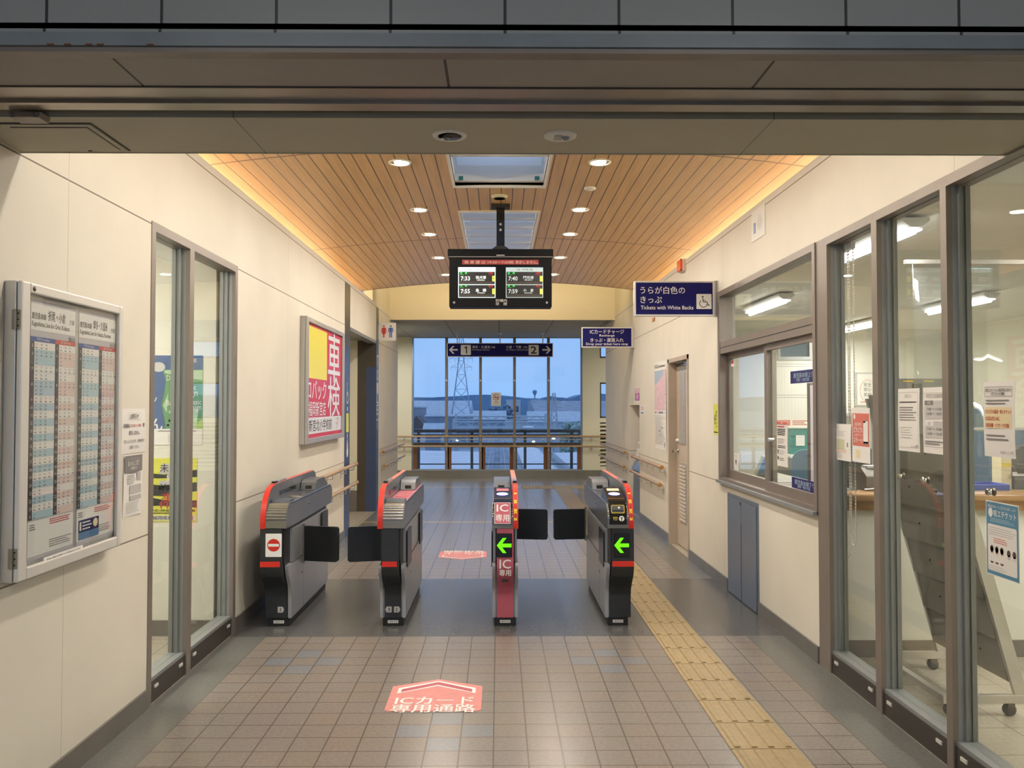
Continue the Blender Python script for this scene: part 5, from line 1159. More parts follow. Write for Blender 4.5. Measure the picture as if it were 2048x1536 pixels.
# handrails
def handrail(label, pts, brk, cap0=True, cap1=True, m='wood_rail', wallx=None, wally=None):
    """Timber rail along pts; brk: bracket positions along it; the wall lies at wallx (or wally)."""
    a_, b_ = Vector(pts[0]), Vector(pts[1]); d = (b_-a_).normalized()
    t = thing('handrail', label, 'handrail', pts[0], group='wooden handrails'); r = .019
    q = MB(); q.tube([(0,0,0), b_-a_], r, m, 14); q.build('rail', t)
    for c, e, s in ((cap0, Vector((0,0,0)), -1), (cap1, b_-a_, 1)):
        if c: q = MB(); q.tube([e-d*.10*(s > 0)-d*(.0 if s > 0 else .02), e+d*.10*(s < 0)+d*(.0 if s < 0 else .02)], .0225, 'wood_cap', 14); q.build('end_cap', t)
    for k in brk:
        e = d*k; q = MB()
        if wallx is not None:
            wx = wallx - a_.x; s = 1 if wx > 0 else -1
            q.tube([e+Vector((0,0,-r)), e+Vector((0,0,-.062)), e+Vector((wx*.75,0,-.062)), (wx, e.y, -.050)], .0055, 'alu', 8); q.lathe((wx, e.y, -.050), [(.020,-.005*s),(.020,0)], 'alu', 14, axis='x'); q.box(wx-.004*s, wx, e.y-.012, e.y+.012, -.11, -.01, 'alu')
        else:
            wy = wally - a_.y
            q.tube([e+Vector((0,0,-r)), e+Vector((0,0,-.055)), (e.x, wy, -.055)], .0055, 'alu', 8); q.box(e.x-.011, e.x+.011, wy-.004, wy, -.10, -.01, 'alu')
        q.build('bracket', t)
HX = .06
handrail('upper wooden handrail along the wall below the advertisement', [(L+HX, 7.35, .815), (L+HX, 9.90, .815)], (.4, 1.15, 1.9, 2.4), wallx=L)
handrail('lower wooden handrail along the wall below the advertisement', [(L+HX, 7.35, .590), (L+HX, 9.95, .590)], (.4, 1.15, 1.9, 2.45), wallx=L)
handrail('upper wooden handrail on the wall beyond the toilet entrance', [(L+HX, 12.18, .830), (L+HX, 14.75, .830)], (.12, .9, 1.6, 2.15), wallx=L)
handrail('lower wooden handrail on the wall beyond the toilet entrance', [(L+HX, 12.35, .612), (L+HX, 14.9, .612)], (.12, .8, 1.5, 2.0), wallx=L)
handrail('upper wooden handrail between the office door and the leaflet niche', [(R_-HX, 9.24, .822), (R_-HX, 11.28, .822)], (.10, .85, 1.6), wallx=R_)
handrail('lower wooden handrail between the office door and the leaflet niche', [(R_-HX, 9.34, .615), (R_-HX, 11.40, .615)], (.10, .85, 1.55), wallx=R_)
handrail('upper wooden handrail on the office wall past the leaflet niche', [(R_-HX, 11.93, .832), (R_-HX, 14.7, .832)], (.12, .8, 1.5, 2.2), wallx=R_)
handrail('lower wooden handrail on the office wall past the leaflet niche', [(R_-HX, 12.02, .622), (R_-HX, 14.85, .622)], (.12, .8, 1.5, 2.2), wallx=R_)
FY = 17.115
fb = (.15, .65, 1.42, 2.13, 2.835, 3.54, 4.35)
handrail('upper wooden handrail across the far window', [(-2.5, FY, .872), (3.4, FY, .872)], tuple(k+.0 for k in (.55, 1.42, 2.126, 2.833, 3.54, 4.43)), False, False, wally=17.18)
handrail('lower wooden handrail across the far window', [(-2.5, FY, .668), (3.4, FY, .668)], tuple(k+.0 for k in (.55, 1.42, 2.126, 2.833, 3.54, 4.43)), False, False, wally=17.18)

# no smoking card on the far window
t = thing('no_smoking_sign', 'small white no smoking sign hanging in the far window', 'sign', (-.05, 17.16, 1.50))
q = MB(); q.box(-.10, .10, -.004, .0, 0, .28, 'white_sign'); q.build('card', t)
f = Flat((0, -.004, 0), (1,0,0), (0,0,1), .001); f.line((-.03,.185),(.04,.165),.012,'ink').line((-.03,.165),(.04,.19),.008,'ink').layer().ring(0,.185,.064,.011,'board_red').line((-.045,.23),(.045,.14),.010,'board_red').text('禁煙',0,.085,.03,'ink',w=.06).text('No Smoking',0,.055,.018,'ink_grey',w=.13).lines(-.09,.035,.09,.02,1,'ink_light'); f.build('print', t)

# ================================================================== STATION OFFICE AND TICKET HALL
q = MB(); q.box(4.06, 4.56, 11.985, 12.02, 2.17, 2.22, 'frame_grey'); q.box(4.06, 4.56, 11.985, 12.02, 2.46, 2.51, 'frame_grey'); q.box(4.06, 4.10, 11.985, 12.02, 2.22, 2.46, 'frame_grey'); q.box(4.52, 4.56, 11.985, 12.02, 2.22, 2.46, 'frame_grey')
o = struct('window_8', q, 'small high window in the back wall of the office'); g = MB(); g.box(4.10, 4.52, 12.05, 12.058, 2.22, 2.46, 'glass_far'); g.build('pane', o)
t = thing('counter_top', 'long wooden ticket counter top in front of the office', 'counter', (2.035, 5.0, .941))
q = MB(); q.box(.0, 4.4, -.10, .32, 0, .045, 'counter_wood'); q.build('worktop', t, .012)
q = MB(); q.box(.0, 4.4, -.04, -.02, -.06, .002, 'counter_wood'); q.build('apron', t)

t = thing('leaflet_rack', 'tall grey steel leaflet rack on castors behind the glazed screen', 'rack', (2.35, 4.42, 0))
ln = lambda z: .212 - .272*z
for y in (-.365, .345):
    q = MB(); q.prism([(ln(.06)-.02,.06),(ln(.06)+.04,.06),(ln(1.55)+.04,1.55),(ln(1.55)-.02,1.55)], y-.012, y+.012, 'alu', 'y'); q.build('side_rail', t, .002)
    q = MB(); q.box(-.19, .215, y-.016, y+.016, .062, .102, 'alu'); q.build('base_bar', t, .002)
    for x in (-.15, .14):
        q = MB(); q.lathe((x, y, .030), [(.012,-.014),(.029,-.012),(.031,0),(.029,.012),(.012,.014)], 'printer_dark', 18, axis='y'); q.box(x-.018, x+.018, y-.019, y+.019, .040, .062, 'printer_dark'); q.build('castor', t)
q = MB(); q.box(-.19, -.155, -.36, .34, .064, .100, 'alu'); q.build('base_bar', t, .002)
for k in range(7):
    z0 = .165 + .2*k; z1 = z0 + .205; q = MB()
    q.prism([(ln(z0)-.028,z0),(ln(z0)-.012,z0-.012),(ln(z1)+.010,z1),(ln(z1)-.004,z1)], -.352, .333, 'rack_steel', 'y')
    for y in (-.16, .12): q.lathe((ln(z0+.1)-.017, y, z0+.1), [(.007,0),(.004,-.004)], 'black', 8, axis='x')
    q.build('pocket', t)
q = MB(); q.box(ln(.55)-.032, ln(.55)-.026, -.11, -.09, .66, .70, 'arrow_green'); q.build('sticker', t)

t = thing('vinyl_curtain', 'clear vinyl droplet curtain hanging over the ticket counter', 'curtain', (2.46, 4.875, 1.0))
n = 26; pv = []
for i in range(n+1):
    for z in (0, 1.35): pv.append((2.3*i/n, .012*math.sin(i*1.3) + .004*math.sin(i*3.1), z))
q = MB(); q.raw(pv, [(2*i, 2*i+2, 2*i+3, 2*i+1) for i in range(n)], 'vinyl', True); sheet = q.build('sheet', t, fix=False)
sd = sheet.modifiers.new('thickness', 'SOLIDIFY'); sd.thickness = .002
q = MB(); q.box(-.05, 2.35, -.012, .012, 1.35, 1.375, 'alu'); q.build('rail', t)
for y, nm in ((3.925, 'below the plain text notice'), (3.70, 'below the opening hours notice'), (3.21, 'above the blue bordered poster')):
    t = thing('glass_knob', 'round metal knob on the ticket hall glass %s' % nm, 'knob', (R_+.046, y, 1.175), 0, 'metal knobs on the glass')
    q = MB(); q.lathe((0,0,0), [(.006,.0),(.006,-.012),(.013,-.014),(.014,-.028),(.010,-.031)], 'chrome', 20, axis='x'); q.build('knob_body', t)
    q = MB(); q.lathe((0,0,0), [(.016,.0),(.016,-.003),(.008,-.004)], 'stainless_dull', 18, axis='x'); q.build('rosette', t)

def chain(y0, y1, zb, label):
    t = thing('blind_chain', label, 'blind chain', (1.985, y0, 2.43), group='bead chains of the roller blinds'); w_ = y1-y0; r = abs(w_)/2
    path = [(0,0,-.018*k) for k in range(int((2.43-zb-r)/.018))]; zl = path[-1][2]
    path += [(0, w_/2 - w_/2*math.cos(a*pi/8), zl - r*math.sin(a*pi/8)) for a in range(1, 8)]
    path += [(0, w_, zl + .018*k) for k in range(int(-zl/.018)+1)]
    p2 = []; rad = []
    for a_, b_ in zip(path[:-1], path[1:]):
        a_, b_ = Vector(a_), Vector(b_)
        p2 += [a_, a_.lerp(b_, .35), a_.lerp(b_, .65)]; rad += [.0011, .0042, .0042]
    q = MB(); q.tube(p2, rad, 'white_sign', 6); q.build('beads', t)
    q = MB(); q.box(-.012, .012, min(0,w_)-.004, max(0,w_)+.004, -.04, .0, 'alu_white'); q.build('bracket', t)
chain(4.60, 4.655, .70, 'bead chain of a roller blind beside the broad glass post, shorter pair')
chain(4.675, 4.735, .62, 'bead chain of a roller blind beside the broad glass post, reaching lower')

t = thing('office_desk', 'long grey desk along the inside of the service window', 'desk', (2.05, 5.35, 0))
q = MB(); q.box(0, .55, 0, 2.9, .86, .885, 'printer_grey'); q.build('desk_top', t, .003)
q = MB(); q.box(.50, .53, .05, 2.85, .12, .86, 'printer_grey'); q.build('modesty_panel', t)
for x, y in ((.04, .05), (.48, .05), (.04, 2.80), (.48, 2.80)): q = MB(); q.box(x, x+.04, y, y+.04, 0, .86, 'frame_grey'); q.build('leg', t)
def put(name, label, cat, loc, rz=0, group=None): return thing(name, label, cat, loc, rz, group)
t = put('desk_screen', 'small tilted screen with a cream rim standing just inside the service window', 'screen', (2.22, 6.95, .885), math.radians(35))
q = MB(); q.prism([(0,.0),(.02,.0),(-.085,.215),(-.105,.205)], -.13, .13, 'monitor_cream'); bz = q.build('housing', t, .003)
f = Flat((-.115,-.004,.008), (1,0,0), Vector((0,-.105,.205)), .003); f.rect(-0,.06,.23,.20,'screen_blue').rect(0,.01,.23,.055,'ink_grey'); f.build('screen', bz)
q = MB(); q.box(-.09, .09, .0, .10, 0, .02, 'monitor_cream'); q.build('foot', t)
t = put('tall_panel', 'tall dark framed lavender panel standing behind the sliding window', 'panel', (2.26, 6.02, .885))
q = MB(); q.box(0, .22, 0, .03, .0, .79, 'frame_dark'); q.build('frame', t, .003); q = MB(); q.box(.012, .21, -.003, .001, .03, .775, 'lavender'); q.build('face', t)
t = put('paper_stack', 'low stack of white papers on the desk by the tilted screen', 'papers', (2.16, 6.45, .885), .2)
q = MB(); q.box(0, .21, 0, .297, 0, .018, 'paper'); q.box(.01, .20, .02, .29, .018, .026, 'paper_grey'); q.build('sheets', t)
t = put('paper_tray', 'flat tray of papers on the desk below the red headed notice', 'tray', (2.12, 5.62, .885))
q = MB(); q.box(0, .30, 0, .36, 0, .012, 'printer_dark'); q.build('tray', t); q = MB(); q.box(.02, .28, .02, .34, .012, .04, 'paper'); q.build('papers', t)
t = put('cardboard_box', 'small brown cardboard box on the desk behind the sliding window', 'box', (2.30, 6.28, .885)); q = MB(); q.box(0, .09, 0, .07, 0, .055, 'brown_tag'); q.build('box_body', t, .002); q = MB(); q.box(.035, .055, -.001, .071, .0555, .057, 'cream_box'); q.build('tape', t)
t = put('receipt_printer', 'cream receipt printer at the corner of the service window desk', 'printer', (2.12, 7.25, .885)); q = MB(); q.prism([(0,0),(.18,0),(.18,.11),(.05,.13),(0,.07)], 0, .15, 'printer_grey'); q.build('housing', t, .005); q = MB(); q.box(.02, .13, .05, .10, .115, .20, 'paper'); q.build('paper', t)

def copier(label, x, y, s):
    t = put('copier', label, 'copier', (x, y, 0)); 
    q = MB(); q.box(0, .62*s, 0, .6, .08, .80, 'printer_grey'); q.box(.02*s, .60*s, .02, .58, 0, .08, 'printer_dark'); q.build('cabinet', t, .01)
    for k in range(3): q = MB(); q.box(.03*s, .59*s, -.008, .0, .12+.15*k, .25+.15*k, 'printer_grey'); q.box(.25*s, .37*s, -.012, -.006, .20+.15*k, .225+.15*k, 'printer_dark'); q.build('paper_drawer', t, .003)
    q = MB(); q.box(0, .62*s, .0, .6, .93, 1.14, 'printer_grey'); q.box(.0, .10*s, .0, .6, .80, .93, 'printer_grey'); q.box(.12*s, .62*s, .30, .6, .80, .93, 'printer_dark'); q.build('scanner', t, .01)
    q = MB(); q.box(.05*s, .35*s, -.10, .02, 1.06, 1.09, 'printer_dark'); q.box(.44*s, .56*s, -.004, 0, 1.0, 1.02, 'red_ink'); q.build('control_panel', t)
    q = MB(); q.box(.02*s, .60*s, .03, .58, 1.14, 1.22, 'white_sign'); q.prism([(.15,1.22),(.45,1.30),(.46,1.31),(.15,1.235)], .1*s, .5*s, 'paper'); q.build('feeder', t)
copier('large cream office copier against the back of the office', 3.62, 9.6, 1)
t = put('black_printer', 'squat black printer on a low stand beside the copier', 'printer', (3.28, 9.3, 0)); q = MB(); q.box(0, .30, 0, .45, .55, .92, 'printer_dark'); q.build('housing', t, .01)
for k in range(4): q = MB(); q.box(.02, .28, -.004, 0, .60+.07*k, .645+.07*k, 'chair_black'); q.build('drawer', t)
q = MB(); q.box(-.01, .31, .02, .43, 0, .55, 'frame_grey'); q.build('stand', t); q = MB(); q.box(.02, .28, .05, .40, .92, .95, 'paper'); q.build('papers', t)
t = put('file_box', 'teal file box on top of the black printer', 'file box', (3.34, 9.45, .95)); q = MB(); q.box(0, .22, 0, .25, 0, .30, 'teal'); q.build('box_body', t, .004); q = MB(); q.box(.06, .16, -.002, 0, .10, .22, 'paper'); q.build('label', t); q = MB(); q.box(-.02,.26,-.01,.27,.30,.32,'white_sign'); q.build('lid', t)

def office_chair(label, x, y, rz, m):
    t = put('office_chair', label, 'chair', (x, y, 0), rz, 'office chairs')
    q = MB(); q.box(-.23, .23, -.22, .22, .42, .50, m); q.build('seat', t, .03)
    pr = [(-.22,.62),(.22,.62)] + [(.22*math.cos(a*pi/10)**.6 if a < 5 else -.22*abs(math.cos(a*pi/10))**.6, 1.02 + .22*math.sin(a*pi/10)) for a in range(11)]
    q = MB(); q.prism(pr, .20, .27, m, 'y'); q.build('backrest', t, .02)
    q = MB(); q.tube([(0,.18,.44),(0,.30,.50),(0,.29,.75)], .02, 'printer_dark', 8); q.build('back_stem', t)
    q = MB(); q.cyl((0,0,.10),(0,0,.42),.028,'printer_dark',12); q.build('column', t)
    for k in range(5):
        a = 2*pi*k/5; q = MB(); q.tube([(0,0,.11),(.27*math.cos(a),.27*math.sin(a),.065)], [.022,.014], 'printer_dark', 8); q.lathe((.27*math.cos(a),.27*math.sin(a),.026), [(.01,-.012),(.026,-.01),(.026,.01),(.01,.012)], 'printer_dark', 12, axis='y'); q.build('castor_leg', t)
    return t
office_chair('high backed black office chair behind the ticket counter', 3.75, 6.0, pi, 'chair_black')
office_chair('blue office chair in front of the copier', 3.30, 8.8, pi*.9, 'partition_blue').scale = (.85, .85, .85)
def partition(label, x0, x1, y, h):
    t = put('partition', label, 'partition', (x0, y, 0), 0, 'blue office partitions'); W = x1-x0
    q = MB(); q.box(0.02, W-.02, 0, .04, .10, h-.02, 'partition_blue'); q.build('panel', t); q = MB(); q.box(0, W, -.004, .044, h-.02, h, 'alu_white'); q.box(0, .02, -.002, .042, .02, h-.02, 'alu'); q.box(W-.02, W, -.002, .042, .02, h-.02, 'alu'); q.build('frame', t)
    for x in (.05, W-.09): q = MB(); q.box(x, x+.04, -.12, .16, 0, .03, 'alu'); q.build('foot', t)
partition('blue fabric partition behind the black chair', 3.52, 4.9, 6.7, 1.33)
partition('taller blue fabric partition near the back wall', 3.75, 4.9, 8.3, 1.50)
random.seed(5)
BK = (('white and red', 'white_sign', 'ad_red'), ('pale green', 'poster_pale', 'white'), ('white', 'white_sign', 'ink_light'), ('teal', 'tt_blue', 'teal'), ('grey', 'paper_grey', 'ink'))
t = put('office_desk', 'grey desk in the middle of the office with a black screen on it', 'desk', (2.95, 7.45, 0))
q = MB(); q.box(0, 1.2, 0, .65, .70, .725, 'printer_grey'); q.build('desk_top', t, .003)
for x in (.02, 1.14): q = MB(); q.box(x, x+.04, .03, .62, 0, .70, 'frame_grey'); q.build('leg', t)
q = MB(); q.box(.06, 1.14, .60, .62, .25, .70, 'printer_grey'); q.build('modesty_panel', t)
t = put('desk_monitor', 'black monitor on the desk in the middle of the office', 'monitor', (3.10, 7.75, .725)); q = MB(); q.box(-.02, .40, .0, .03, .10, .38, 'printer_dark'); q.build('screen_back', t, .005); q = MB(); q.box(.16, .22, .02, .06, .02, .16, 'printer_dark'); q.build('stand', t); q = MB(); q.box(.08, .30, -.04, .12, 0, .02, 'printer_dark'); q.build('foot', t)
t = put('paper_stack', 'loose white papers on the desk in the middle of the office', 'papers', (3.0, 7.50, .725), .3); q = MB(); q.box(0, .21, 0, .2, 0, .02, 'paper'); q.build('sheets', t)
t = put('stapler', 'small blue stapler on the desk in the middle of the office', 'stapler', (3.55, 7.55, .725), .5); q = MB(); q.prism([(0,0),(.15,0),(.15,.03),(.03,.055),(0,.03)], 0, .04, 'tray_blue', 'y'); q.build('body', t, .004); q = MB(); q.box(.01, .14, .008, .032, .031, .037, 'alu'); q.build('magazine', t)
t = put('pen_cup', 'white cup of pens on the desk in the middle of the office', 'cup', (3.85, 7.62, .725)); q = MB(); q.lathe((0,0,0), [(.036,0),(.040,.10),(.036,.10),(.033,.01)], 'white_sign', 18); q.build('cup', t)
for k, c in enumerate(('ink', 'red', 'blue_ink')): q = MB(); q.cyl((.01*k-.01,0,.02),(.03*k-.03,.01,.17),.004,c,6); q.build('pen', t)
sh_ = put('leaflet_shelf', 'low white shelf of brochures behind the blue partition', 'shelf', (3.50, 6.78, 0)); q = MB(); q.box(0, 1.0, 0, .28, 1.29, 1.31, 'white'); q.build('board', sh_); q = MB(); q.box(0, .02, 0, .28, 0, 1.29, 'white'); q.box(.98, 1.0, 0, .28, 0, 1.29, 'white'); q.build('side_panel', sh_)
for k, (nm, a_, b_) in enumerate(BK):
    t = put('brochure', '%s brochure standing on the shelf behind the blue partition' % nm, 'brochure', (3.54+.068*k, 6.82, 1.31), 0, 'brochures on the office shelf'); q = MB(); q.box(0, .055, 0, .20, 0, .22+.02*(k % 2), a_); q.build('cover', t, .002); q = MB(); q.box(.005, .05, -.002, .0, .0+.01, .07+.03*(k % 3), b_); q.build('label', t)
t = put('pen_tray', 'shallow blue tray on the counter by the clear curtain', 'tray', (2.86, 5.10, .985)); q = MB(); q.box(0, .30, 0, .20, 0, .006, 'tray_blue'); q.box(0, .30, 0, .006, 0, .038, 'tray_blue'); q.box(0, .30, .194, .20, 0, .038, 'tray_blue'); q.box(0, .006, 0, .2, 0, .038, 'tray_blue'); q.box(.294, .30, 0, .2, 0, .038, 'tray_blue'); q.build('tray', t, .003); q = MB(); q.box(.03, .25, .03, .17, .006, .02, 'paper'); q.build('papers', t)
t = put('telephone', 'upright black telephone with a white slip behind the counter', 'telephone', (3.23, 5.16, .985)); q = MB(); q.prism([(0,0),(.12,0),(.10,.11),(.05,.15),(0,.12)], 0, .07, 'printer_dark'); q.build('base', t, .004); q = MB(); q.box(.01, .06, -.012, .02, .10, .16, 'chair_black'); q.build('handset', t, .006); q = MB(); q.box(-.02, .09, -.004, -.002, .085, .11, 'paper'); q.build('slip', t)
t = put('cream_box', 'tall cream carton standing on the counter beside the black telephone', 'box', (3.155, 5.18, .985)); q = MB(); q.box(0, .065, 0, .10, 0, .20, 'cream_box'); q.build('box_body', t, .002); q = MB(); q.box(.0, .065, -.001, 0, .14, .165, 'yellow'); q.build('band', t)
t = put('card_terminal', 'black card terminal with a white label on the counter beyond the telephone', 'terminal', (3.36, 5.12, .985)); q = MB(); q.box(0, .24, 0, .18, 0, .13, 'printer_dark'); q.build('housing', t, .006); q = MB(); q.box(.08, .14, -.002, 0, .06, .09, 'paper'); q.build('label', t); q = MB(); q.box(.02, .22, .02, .16, .13, .20, 'navy'); q.build('cover', t, .006)
t = put('desk_monitor', 'black monitor on a round foot at the end of the counter', 'monitor', (2.13, 5.18, .985)); q = MB(); q.lathe((.03,.0,0), [(.085,0),(.08,.012),(.02,.016)], 'printer_dark', 24); q.build('foot', t); q = MB(); q.prism([(-.01,.0),(.07,.0),(.06,.10),(.10,.22),(.04,.24)], -.012, .02, 'printer_dark', 'y'); q.build('stand', t); q = MB(); q.box(-.02, .03, -.16, .16, .14, .40, 'printer_dark'); q.build('screen_back', t, .006)
t = put('ticket_printer', 'grey ticket printer with a paper slip on the wooden counter', 'printer', (2.26, 5.08, .985)); q = MB(); q.prism([(0,0),(.26,0),(.26,.12),(.08,.14),(0,.09)], 0, .22, 'rack_steel'); q.build('housing', t, .008); q = MB(); q.box(.03, .19, .06, .14, .135, .15, 'paper'); q.build('paper', t); q = MB(); q.tube([(-.02,-.02,.01),(.06,-.05,.02),(.20,-.04,.012),(.27,-.03,.012)], .006, 'alu', 8); q.build('cable', t)
t = put('roster_board', 'large white roster sheet with red figures on the back wall', 'board', (3.98, 11.98, 1.20)); q = MB(); q.box(0, .72, 0, .015, 0, .95, 'white_sign'); q.build('board', t)
f = Flat((0,0,0), (1,0,0), (0,0,1), .002)
for k in range(2): f.lines(.03,.93-.45*k,.68,.86-.45*k,2,'ink_light',.3,.1)
for k in range(14): f.rect(.03+.048*k,.10,.032+.048*k,.93,'paper_grey')
f.rect(.02,.0,.25,.10,'red_soft').lines(.28,.10,.68,.02,3,'red_soft',.5,.1); f.build('print', t)
t = put('lettered_card', 'framed hand lettered card with a red oval line on the back wall', 'card', (5.19, 11.98, 1.50)); q = MB(); q.box(0, .34, 0, .02, 0, .49, 'ink_light'); q.build('frame', t, .003); q = MB(); q.box(.02, .32, -.004, 0, .02, .47, 'white_sign'); sh = q.build('card', t)
f = Flat((.17,-.004,.245), (1,0,0), (0,0,1), .001)
for k in range(28):
    a0, a1 = 2*pi*k/28, 2*pi*(k+1)/28; f.line((.11*math.cos(a0), -.02+.16*math.sin(a0)), (.11*math.cos(a1), -.02+.16*math.sin(a1)), .006, 'red_soft')
f.text('安全',0,.07,.06,'ink').text('安心',0,.0,.06,'ink').text('笑顔',0,-.08,.06,'ink').lines(-.11,-.17,.12,-.20,1,'red_soft'); f.build('lettering', sh)
t = put('pin_board', 'dark pin board with yellow headings on the back wall of the office', 'board', (5.76, 11.98, 1.35)); q = MB(); q.box(0, .70, 0, .02, 0, .55, 'ink_grey'); q.build('board', t, .003); f = Flat((0,0,0), (1,0,0), (0,0,1), .002); f.rect(.12,.505,.27,.525,'yellow').rect(.42,.505,.57,.525,'yellow').rect(.25,.1,.40,.48,'ink').lines(.27,.46,.38,.12,9,'ink_light',.2,.5); f.build('print', t)
t = put('office_cabinet', 'low cream cabinet with a light top below the pin board', 'cabinet', (5.0, 11.5, 0)); q = MB(); q.box(0, 1.45, 0, .45, 0, 1.36, 'printer_grey'); q.build('body', t, .004); q = MB(); q.box(-.02, 1.47, -.02, .46, 1.36, 1.40, 'white'); q.build('top', t)
for k in range(3): q = MB(); q.box(.02+.48*k, .47+.48*k, -.012, 0, .05, 1.32, 'printer_grey'); d_ = q.build('door', t, .003); q = MB(); q.box(.42+.48*k, .44+.48*k, -.024, -.012, .7, .85, 'alu'); q.build('handle', d_)

# leaflet niche in the corridor wall
t = thing('leaflet_stand', 'grey blue leaflet stand inside the wall niche', 'stand', (1.99, 11.43, 0))
q = MB(); q.prism([(-.09,.0),(.20,.0),(.20,.78),(-.06,.70)], -.36, .36, 'steel_blue', 'y'); q.build('body', t); q = MB(); q.prism([(-.10,.62),(-.085,.62),(.0,.80),(-.015,.80)], -.36, .36, 'steel_blue', 'y'); q.build('lip', t)
q = MB(); q.prism([(.05,.70),(.075,.70),(.20,1.45),(.18,1.45)], -.36, .36, 'rack_steel', 'y'); q.build('back_board', t)
for k, (nm, m_, z) in enumerate((('white', 'paper', .80), ('pale lilac', 'lavender', .92), ('grey', 'ink_light', 1.05), ('pink', 'red_soft', 1.20))):
    for y in (-.30, .05):
        tt = thing('leaflet', '%s leaflet in the wall niche stand, %s the door' % (nm, 'on the side nearer' if y < 0 else 'on the side away from'), 'leaflet', (1.99, 11.43+y, z), 0, 'leaflets in the wall niche')
        q = MB(); xx = .05 + (z-.70)*.167 - .016 - .02*(3-k) - .035
        q.prism([(xx,0),(xx+.006,0),(xx+.035,.20),(xx+.029,.20)], 0, .24, m_, 'y'); q.build('sheet', tt)
        f = Flat((xx, .24, 0), (0,-1,0), Vector((.029,0,.20)), .001); f.rect(.03,.11,.21,.18,('ink_light','blue_ink','ink','paper')[k]).lines(.03,.09,.21,.02,3,'ink_light',.3); f.build('print', tt)

# ================================================================== OUTSIDE, BEYOND THE FAR WINDOW
def far(px, py, Y): return (px-997)/1656*Y, 1.51 + (811-py)/1656*Y
GZ = -9.0
q = MB(); q.face([(-900,20,GZ),(900,20,GZ),(900,2200,GZ),(-900,2200,GZ)], 'ground_haze'); struct('ground', q)
random.seed(11)
def ridge(name, Y, x0, x1, base, amp, m, depth, n=70):
    q = MB(); pts = []; h = 0
    for k in range(n+1):
        x = x0 + (x1-x0)*k/n; pts.append((x, (base + amp*(.5*math.sin(k*.31+Y) + .3*math.sin(k*.83) + .25*random.random())) * (1 if Y > 1000 else min(1, max(0, k-1)/9 + .0))))
    q.prism([(x0, GZ)] + pts + [(x1, GZ)], Y, Y+depth, m, 'y'); return struct(name, q)
ridge('hills', 1500, -800, 900, 15, 7, 'hill_haze', 260)
ridge('hills', 900, -2, 420, 12, 5, 'hill_haze', 120)
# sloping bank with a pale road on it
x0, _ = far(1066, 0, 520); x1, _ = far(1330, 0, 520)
q = MB(); q.prism([(430, GZ), (560, 4.5), (620, 5.0), (640, GZ)], x0, x1, 'bank_haze'); o = struct('hill', q)
q = MB(); a_ = far(1062, 803.5, 556); b_ = far(1118, 805.5, 556); c_ = far(1150, 815, 530); d_ = far(1163, 817.5, 530)
q.raw([(a_[0],556,a_[1]),(b_[0],556,b_[1]),(b_[0],556,b_[1]+1.6),(a_[0],556,a_[1]+1.6),(a_[0],560,a_[1]),(b_[0],560,b_[1]),(b_[0],560,b_[1]+1.6),(a_[0],560,a_[1]+1.6)], [(0,1,2,3),(4,5,6,7),(0,1,5,4),(3,2,6,7),(1,2,6,5),(0,3,7,4)], 'steel_pale')
q.raw([(b_[0],555,b_[1]-.3),(c_[0],528,c_[1]-1.2),(d_[0],528,d_[1]-1),(b_[0]+3,555,b_[1]+1.2),(b_[0],556,b_[1]-1),(c_[0],529,c_[1]-2),(d_[0],529,d_[1]-2),(b_[0]+3,556,b_[1])], [(0,1,2,3),(4,5,6,7),(0,1,5,4),(3,2,6,7),(1,2,6,5),(0,3,7,4)], 'steel_pale')
struct('road', q)
def house(name, label, px0, px1, ytop, Y, deep, m, roof=None, rz=0, wins=(), cat='building', rh=2.2):
    xa, zt = far(px0, ytop, Y); xb, _ = far(px1, ytop, Y); t = thing(name, label, cat, (xa, Y, GZ)); W = xb-xa; h = zt-GZ
    q = MB(); q.box(0, W, 0, deep, 0, h, m); q.build('walls', t)
    if roof == 'gable': q = MB(); q.prism([(-.4,h),(W/2,h+rh),(W+.4,h)], -.4, deep+.4, 'roof_dark', 'y'); q.build('roof', t)
    elif roof == 'pitch': q = MB(); q.prism([(-.6,h-.3),(deep/2,h+rh),(deep+.6,h-.3)], -.6, W+.6, 'roof_pale'); q.build('roof', t)
    elif roof == 'flat': q = MB(); q.box(-.3, W+.3, -.3, deep+.3, h, h+.5, 'roof_canopy'); q.build('roof', t)
    for u0, u1, v0, v1 in wins: q = MB(); q.box(u0*W, u1*W, -.08, 0, h*v0, h*v1, 'steel_dark'); q.build('window', t)
    return t
house('warehouse', 'very long pale roofed hall in the distance behind the pylon', 760, 938, 828, 420, 60, 'house_grey', 'pitch', rh=7)
house('factory', 'grey factory block with small dark windows below the pale roofs', 852, 944, 833, 240, 14, 'house_grey', 'flat', wins=((.08,.16,.2,.4),(.36,.44,.2,.4),(.6,.7,.2,.4)))
house('tower_block', 'dark grey stepped block at the edge of the far window', 800, 846, 815, 250, 12, 'house_grey', 'flat')
house('house', 'small white house with a dark gabled roof', 815, 851, 857, 170, 9, 'house_white', 'gable', rh=2.6)
house('white_building', 'white block behind the no smoking card, far off before the hills', 1013, 1041, 801, 620, 14, 'house_white', 'flat', wins=((.1,.3,.4,.7),(.6,.85,.4,.7)))
house('hall_building', 'broad bluish hall beyond the tracks below the bank', 1060, 1200, 842, 260, 24, 'roof_pale', 'pitch', rh=3)
house('platform_hut', 'small pale hut at the end of the platform roof', 1052, 1063, 862, 102, 4, 'roof_pale', 'flat')
house('low_building', 'low grey building across the tracks in the middle of the view', 948, 1010, 838, 300, 20, 'steel_far', 'pitch', rh=3)
house('sheds', 'row end shed with a dark front beside the white house', 851, 880, 866, 130, 8, 'steel_far', 'pitch', rh=1.5)
